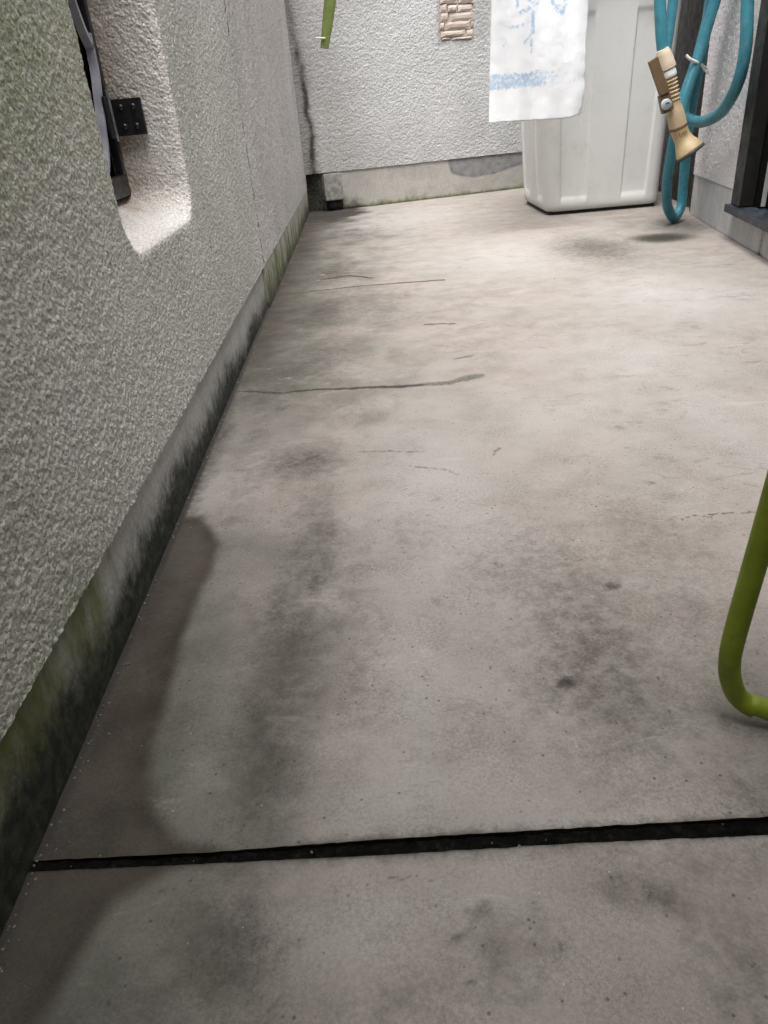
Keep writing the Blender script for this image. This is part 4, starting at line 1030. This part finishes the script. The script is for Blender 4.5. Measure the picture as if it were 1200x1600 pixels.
PXM = 1 / 494.0
axis = spline([npx(1034.8, 77), npx(1042, 104), npx(1048, 133), npx(1053.5, 166), npx(1060, 199), npx(1068, 219, 0.0), npx(1080, 241, -0.01)], 20)
def ax_part(name, mat, t0, t1, rads, n=28, cap=True, par=None):
    N_ = len(axis) - 1; k = max(int((t1 - t0) * N_), 6)
    pts = []; rr = []
    for i in range(k + 1):
        t = t0 + (t1 - t0) * i / k; f_ = t * N_; j = min(int(f_), N_ - 1)
        pts.append(axis[j] + (axis[j + 1] - axis[j]) * (f_ - j)); rr.append(float(np.interp(i / k, np.linspace(0, 1, len(rads)), rads)) * PXM)
    s = Solid(); s.sweep(pts, rr, n, cap); return s.build(name, mat, par or nz_root, smooth=True, autosmooth=38)
ax_part('collar', M_CREAM2, 0.0, 0.185, [8.5, 10.2, 10.8, 11.6, 12.2, 12.4])
ax_part('ring', M_WHITE, 0.19, 0.262, [10.0, 11.0, 11.2, 11.2, 10.6])
grip = ax_part('grip', M_CREAM, 0.262, 0.50, [9.0, 8.4, 8.8, 9.2, 10.0])
grip_ribs = []
for k in range(6):
    t = 0.285 + k * 0.031
    ax_part('rib', M_CREAM, t, t + 0.016, [9.0, 10.6, 10.6, 9.0], par=grip)
ax_part('barrel', M_CREAM, 0.50, 0.655, [10.4, 12.2, 13.0, 12.8])
ax_part('band', M_LEVER, 0.652, 0.676, [13.2, 13.6, 13.2])
ax_part('head', M_YEL, 0.674, 0.985, [12.8, 12.6, 12.4, 12.6, 13.4, 15.2, 18.0, 20.2, 21.0])
ax_part('rim', M_RIM, 0.965, 1.0, [20.8, 22.0, 22.0, 21.0])
def slabpx(name, mat, quad, y0, y1, bevel=0.002):
    s = Solid(); a = [at_y(u_, v_, y0) for u_, v_ in quad]; d_ = Vector((0, y1 - y0, 0)); s.hexa([p + d_ for p in a] + a)
    return s.build(name, mat, nz_root, bevel=bevel)
slabpx('lever', M_LEVER, [(1014, 97), (1028, 88), (1047, 143), (1032, 150)], NY - 0.040, NY - 0.026)
lblock = slabpx('lever_block', M_LEVER, [(1031, 150), (1047, 143), (1054, 170), (1037, 179)], NY - 0.034, NY - 0.010, 0.003)
c0 = at_y(1040, 162, NY - 0.036)
s = Solid(); s.sweep([c0 + Vector((0, 0.006, 0)), c0 + Vector((0, -0.004, -0.001)), c0 + Vector((0, -0.012, -0.003)), c0 + Vector((0, -0.014, -0.0035))], [0.0125, 0.0145, 0.0145, 0.011], 20); s.build('knob', M_KNOB, lblock, smooth=True, autosmooth=40)
s = Solid(); s.sweep([c0 + Vector((-0.006, -0.0145, -0.0005)), c0 + Vector((0.0, -0.0155, 0.003)), c0 + Vector((0.006, -0.0145, 0.001))], 0.0018, 6); s.build('knob_mark', M_RIM, lblock, smooth=True)
M_INK = plain('brown ink', (0.16, 0.09, 0.03), 0.7)
s = Solid()
for pts in ([(1054, 209), (1058, 213), (1055, 216), (1060, 215)], [(1061, 207), (1063, 214), (1066, 207)], [(1067, 205), (1069, 210), (1071, 204), (1073, 208)]):
    s.sweep(spline([npx(u_, v_, -0.0262 - 0.0005 * (1 if 1058 < u_ < 1066 else 0)) for u_, v_ in pts], 4), 0.0008, 5)
s.build('scribble', M_INK, nz_root, smooth=True)

# ------------------------------------------------------------------ green chair at the right edge
M_GREEN = plain('lime green powder coat', (0.225, 0.285, 0.014), 0.48, 0.10, 26, 0.4, bump=0.1, bscale=500, bdist=0.0005, dirt=((0.10, 0.12, 0.03), 70, 0.55))
chair = thing('chair', tuple(at_z(1165, 1105, 0.0)), 'lime green tubular metal chair leg at the right edge', 'chair')
cz = 0.014; TR = 0.0081
b0 = at_z(1131, 1060, 0.085); 
p_up = at_y(1206, 790, 0.412); p_mid = at_y(1150, 985, 0.412); p_low = at_y(1140, 1036, 0.412); p_bend = at_y(1153, 1088, 0.412); p_bar = at_z(1205, 1112, cz)
dirb = (p_bar - p_bend).normalized()
upv = (p_up - p_mid).normalized()
top = p_up + upv * 0.22
far_leg = p_bend + dirb * 0.42
path = spline([top, p_up, p_mid, p_low, at_y(1143, 1066, 0.412), p_bend, at_z(1174, 1104, 0.0155), p_bar, p_bar + dirb * 0.12, far_leg - dirb * 0.05, far_leg - dirb * 0.008 + Vector((0, 0, 0.01)), far_leg + Vector((0.0, 0, 0.06)), far_leg + Vector((-0.01, 0, 0.2)), far_leg + Vector((-0.02, 0, 0.42))], 10)
s = Solid(); s.sweep(path, TR, 20); s.build('leg_frame', M_GREEN, chair, smooth=True)
off = Vector((0.02, -0.40, 0))
s = Solid(); s.sweep([p + off for p in path], TR, 20); s.build('leg_frame', M_GREEN, chair, smooth=True)
seat_z = 0.385
s = Solid(); e = Vector((top.x - 0.01, top.y - 0.43, seat_z)); s.obox(e, (0.40, 0, 0), (0, 0.45, 0), (0, 0, 0.018)); s.build('seat', M_GREEN, chair, bevel=0.006)
for q in (p_bar + dirb * 0.06, far_leg - dirb * 0.07):
    for of_ in (Vector((0, 0, 0)), off):
        s = Solid(); q2 = q + of_; s.sweep([(q2.x, q2.y, 0.001), (q2.x, q2.y, cz)], [0.010, 0.0092], 14); s.build('foot_pad', M_RIM, chair, smooth=True, autosmooth=40)

# ------------------------------------------------------------------ grit and crumbs on the floor
M_GRIT = plain('pale grit', (0.17, 0.16, 0.135), 0.9, 0.6, 900, 0.2)
def grit():
    vs_, fs_ = [], []
    def stone(x, y, z, r):
        b = len(vs_); q = random.uniform(0, 6.28)
        ring = [(math.cos(q + k * 1.2566) * r * random.uniform(.7, 1.2), math.sin(q + k * 1.2566) * r * random.uniform(.7, 1.2)) for k in range(5)]
        vs_.append((x, y, z + r * random.uniform(.7, 1.2))); vs_.extend((x + a, y + c, z + r * random.uniform(.2, .5)) for a, c in ring); vs_.extend((x + a * .8, y + c * .8, z - 0.001) for a, c in ring)
        for k in range(5):
            k2 = (k + 1) % 5; fs_.append((b, b + 1 + k, b + 1 + k2)); fs_.append((b + 1 + k, b + 6 + k, b + 6 + k2, b + 1 + k2))
    for i in range(200):          # swept against the foot of the left wall
        y = 0.22 + 2.2 * random.random() ** 2; d = random.expovariate(1 / 0.005)
        if d < 0.03: stone(XL - 0.002 + d, y, -0.0004, random.uniform(0.0004, 0.0013) * (1 + 0.3 * y))
    for i in range(12):          # lodged in the joint
        x = random.uniform(XL, 0.30); t = random.random(); yy = float(interp_y(np.array([x]), JB)[0]) * (1 - t) + float(interp_y(np.array([x]), JA)[0]) * t
        stone(x, yy, -0.0035, random.uniform(0.0004, 0.0012))
    for i in range(70):
        x = random.uniform(XL + 0.02, 0.9); y = random.uniform(0.2, 2.8); stone(x, y, -0.0004, random.uniform(0.0004, 0.0010) * (0.8 + 0.5 * y))
    s = Solid(); s.v = vs_; s.f = fs_; o = s.build('grit', M_GRIT); tag(o, 'fine pale grit scattered over the concrete and along the wall', 'grit', kind='stuff')
grit()
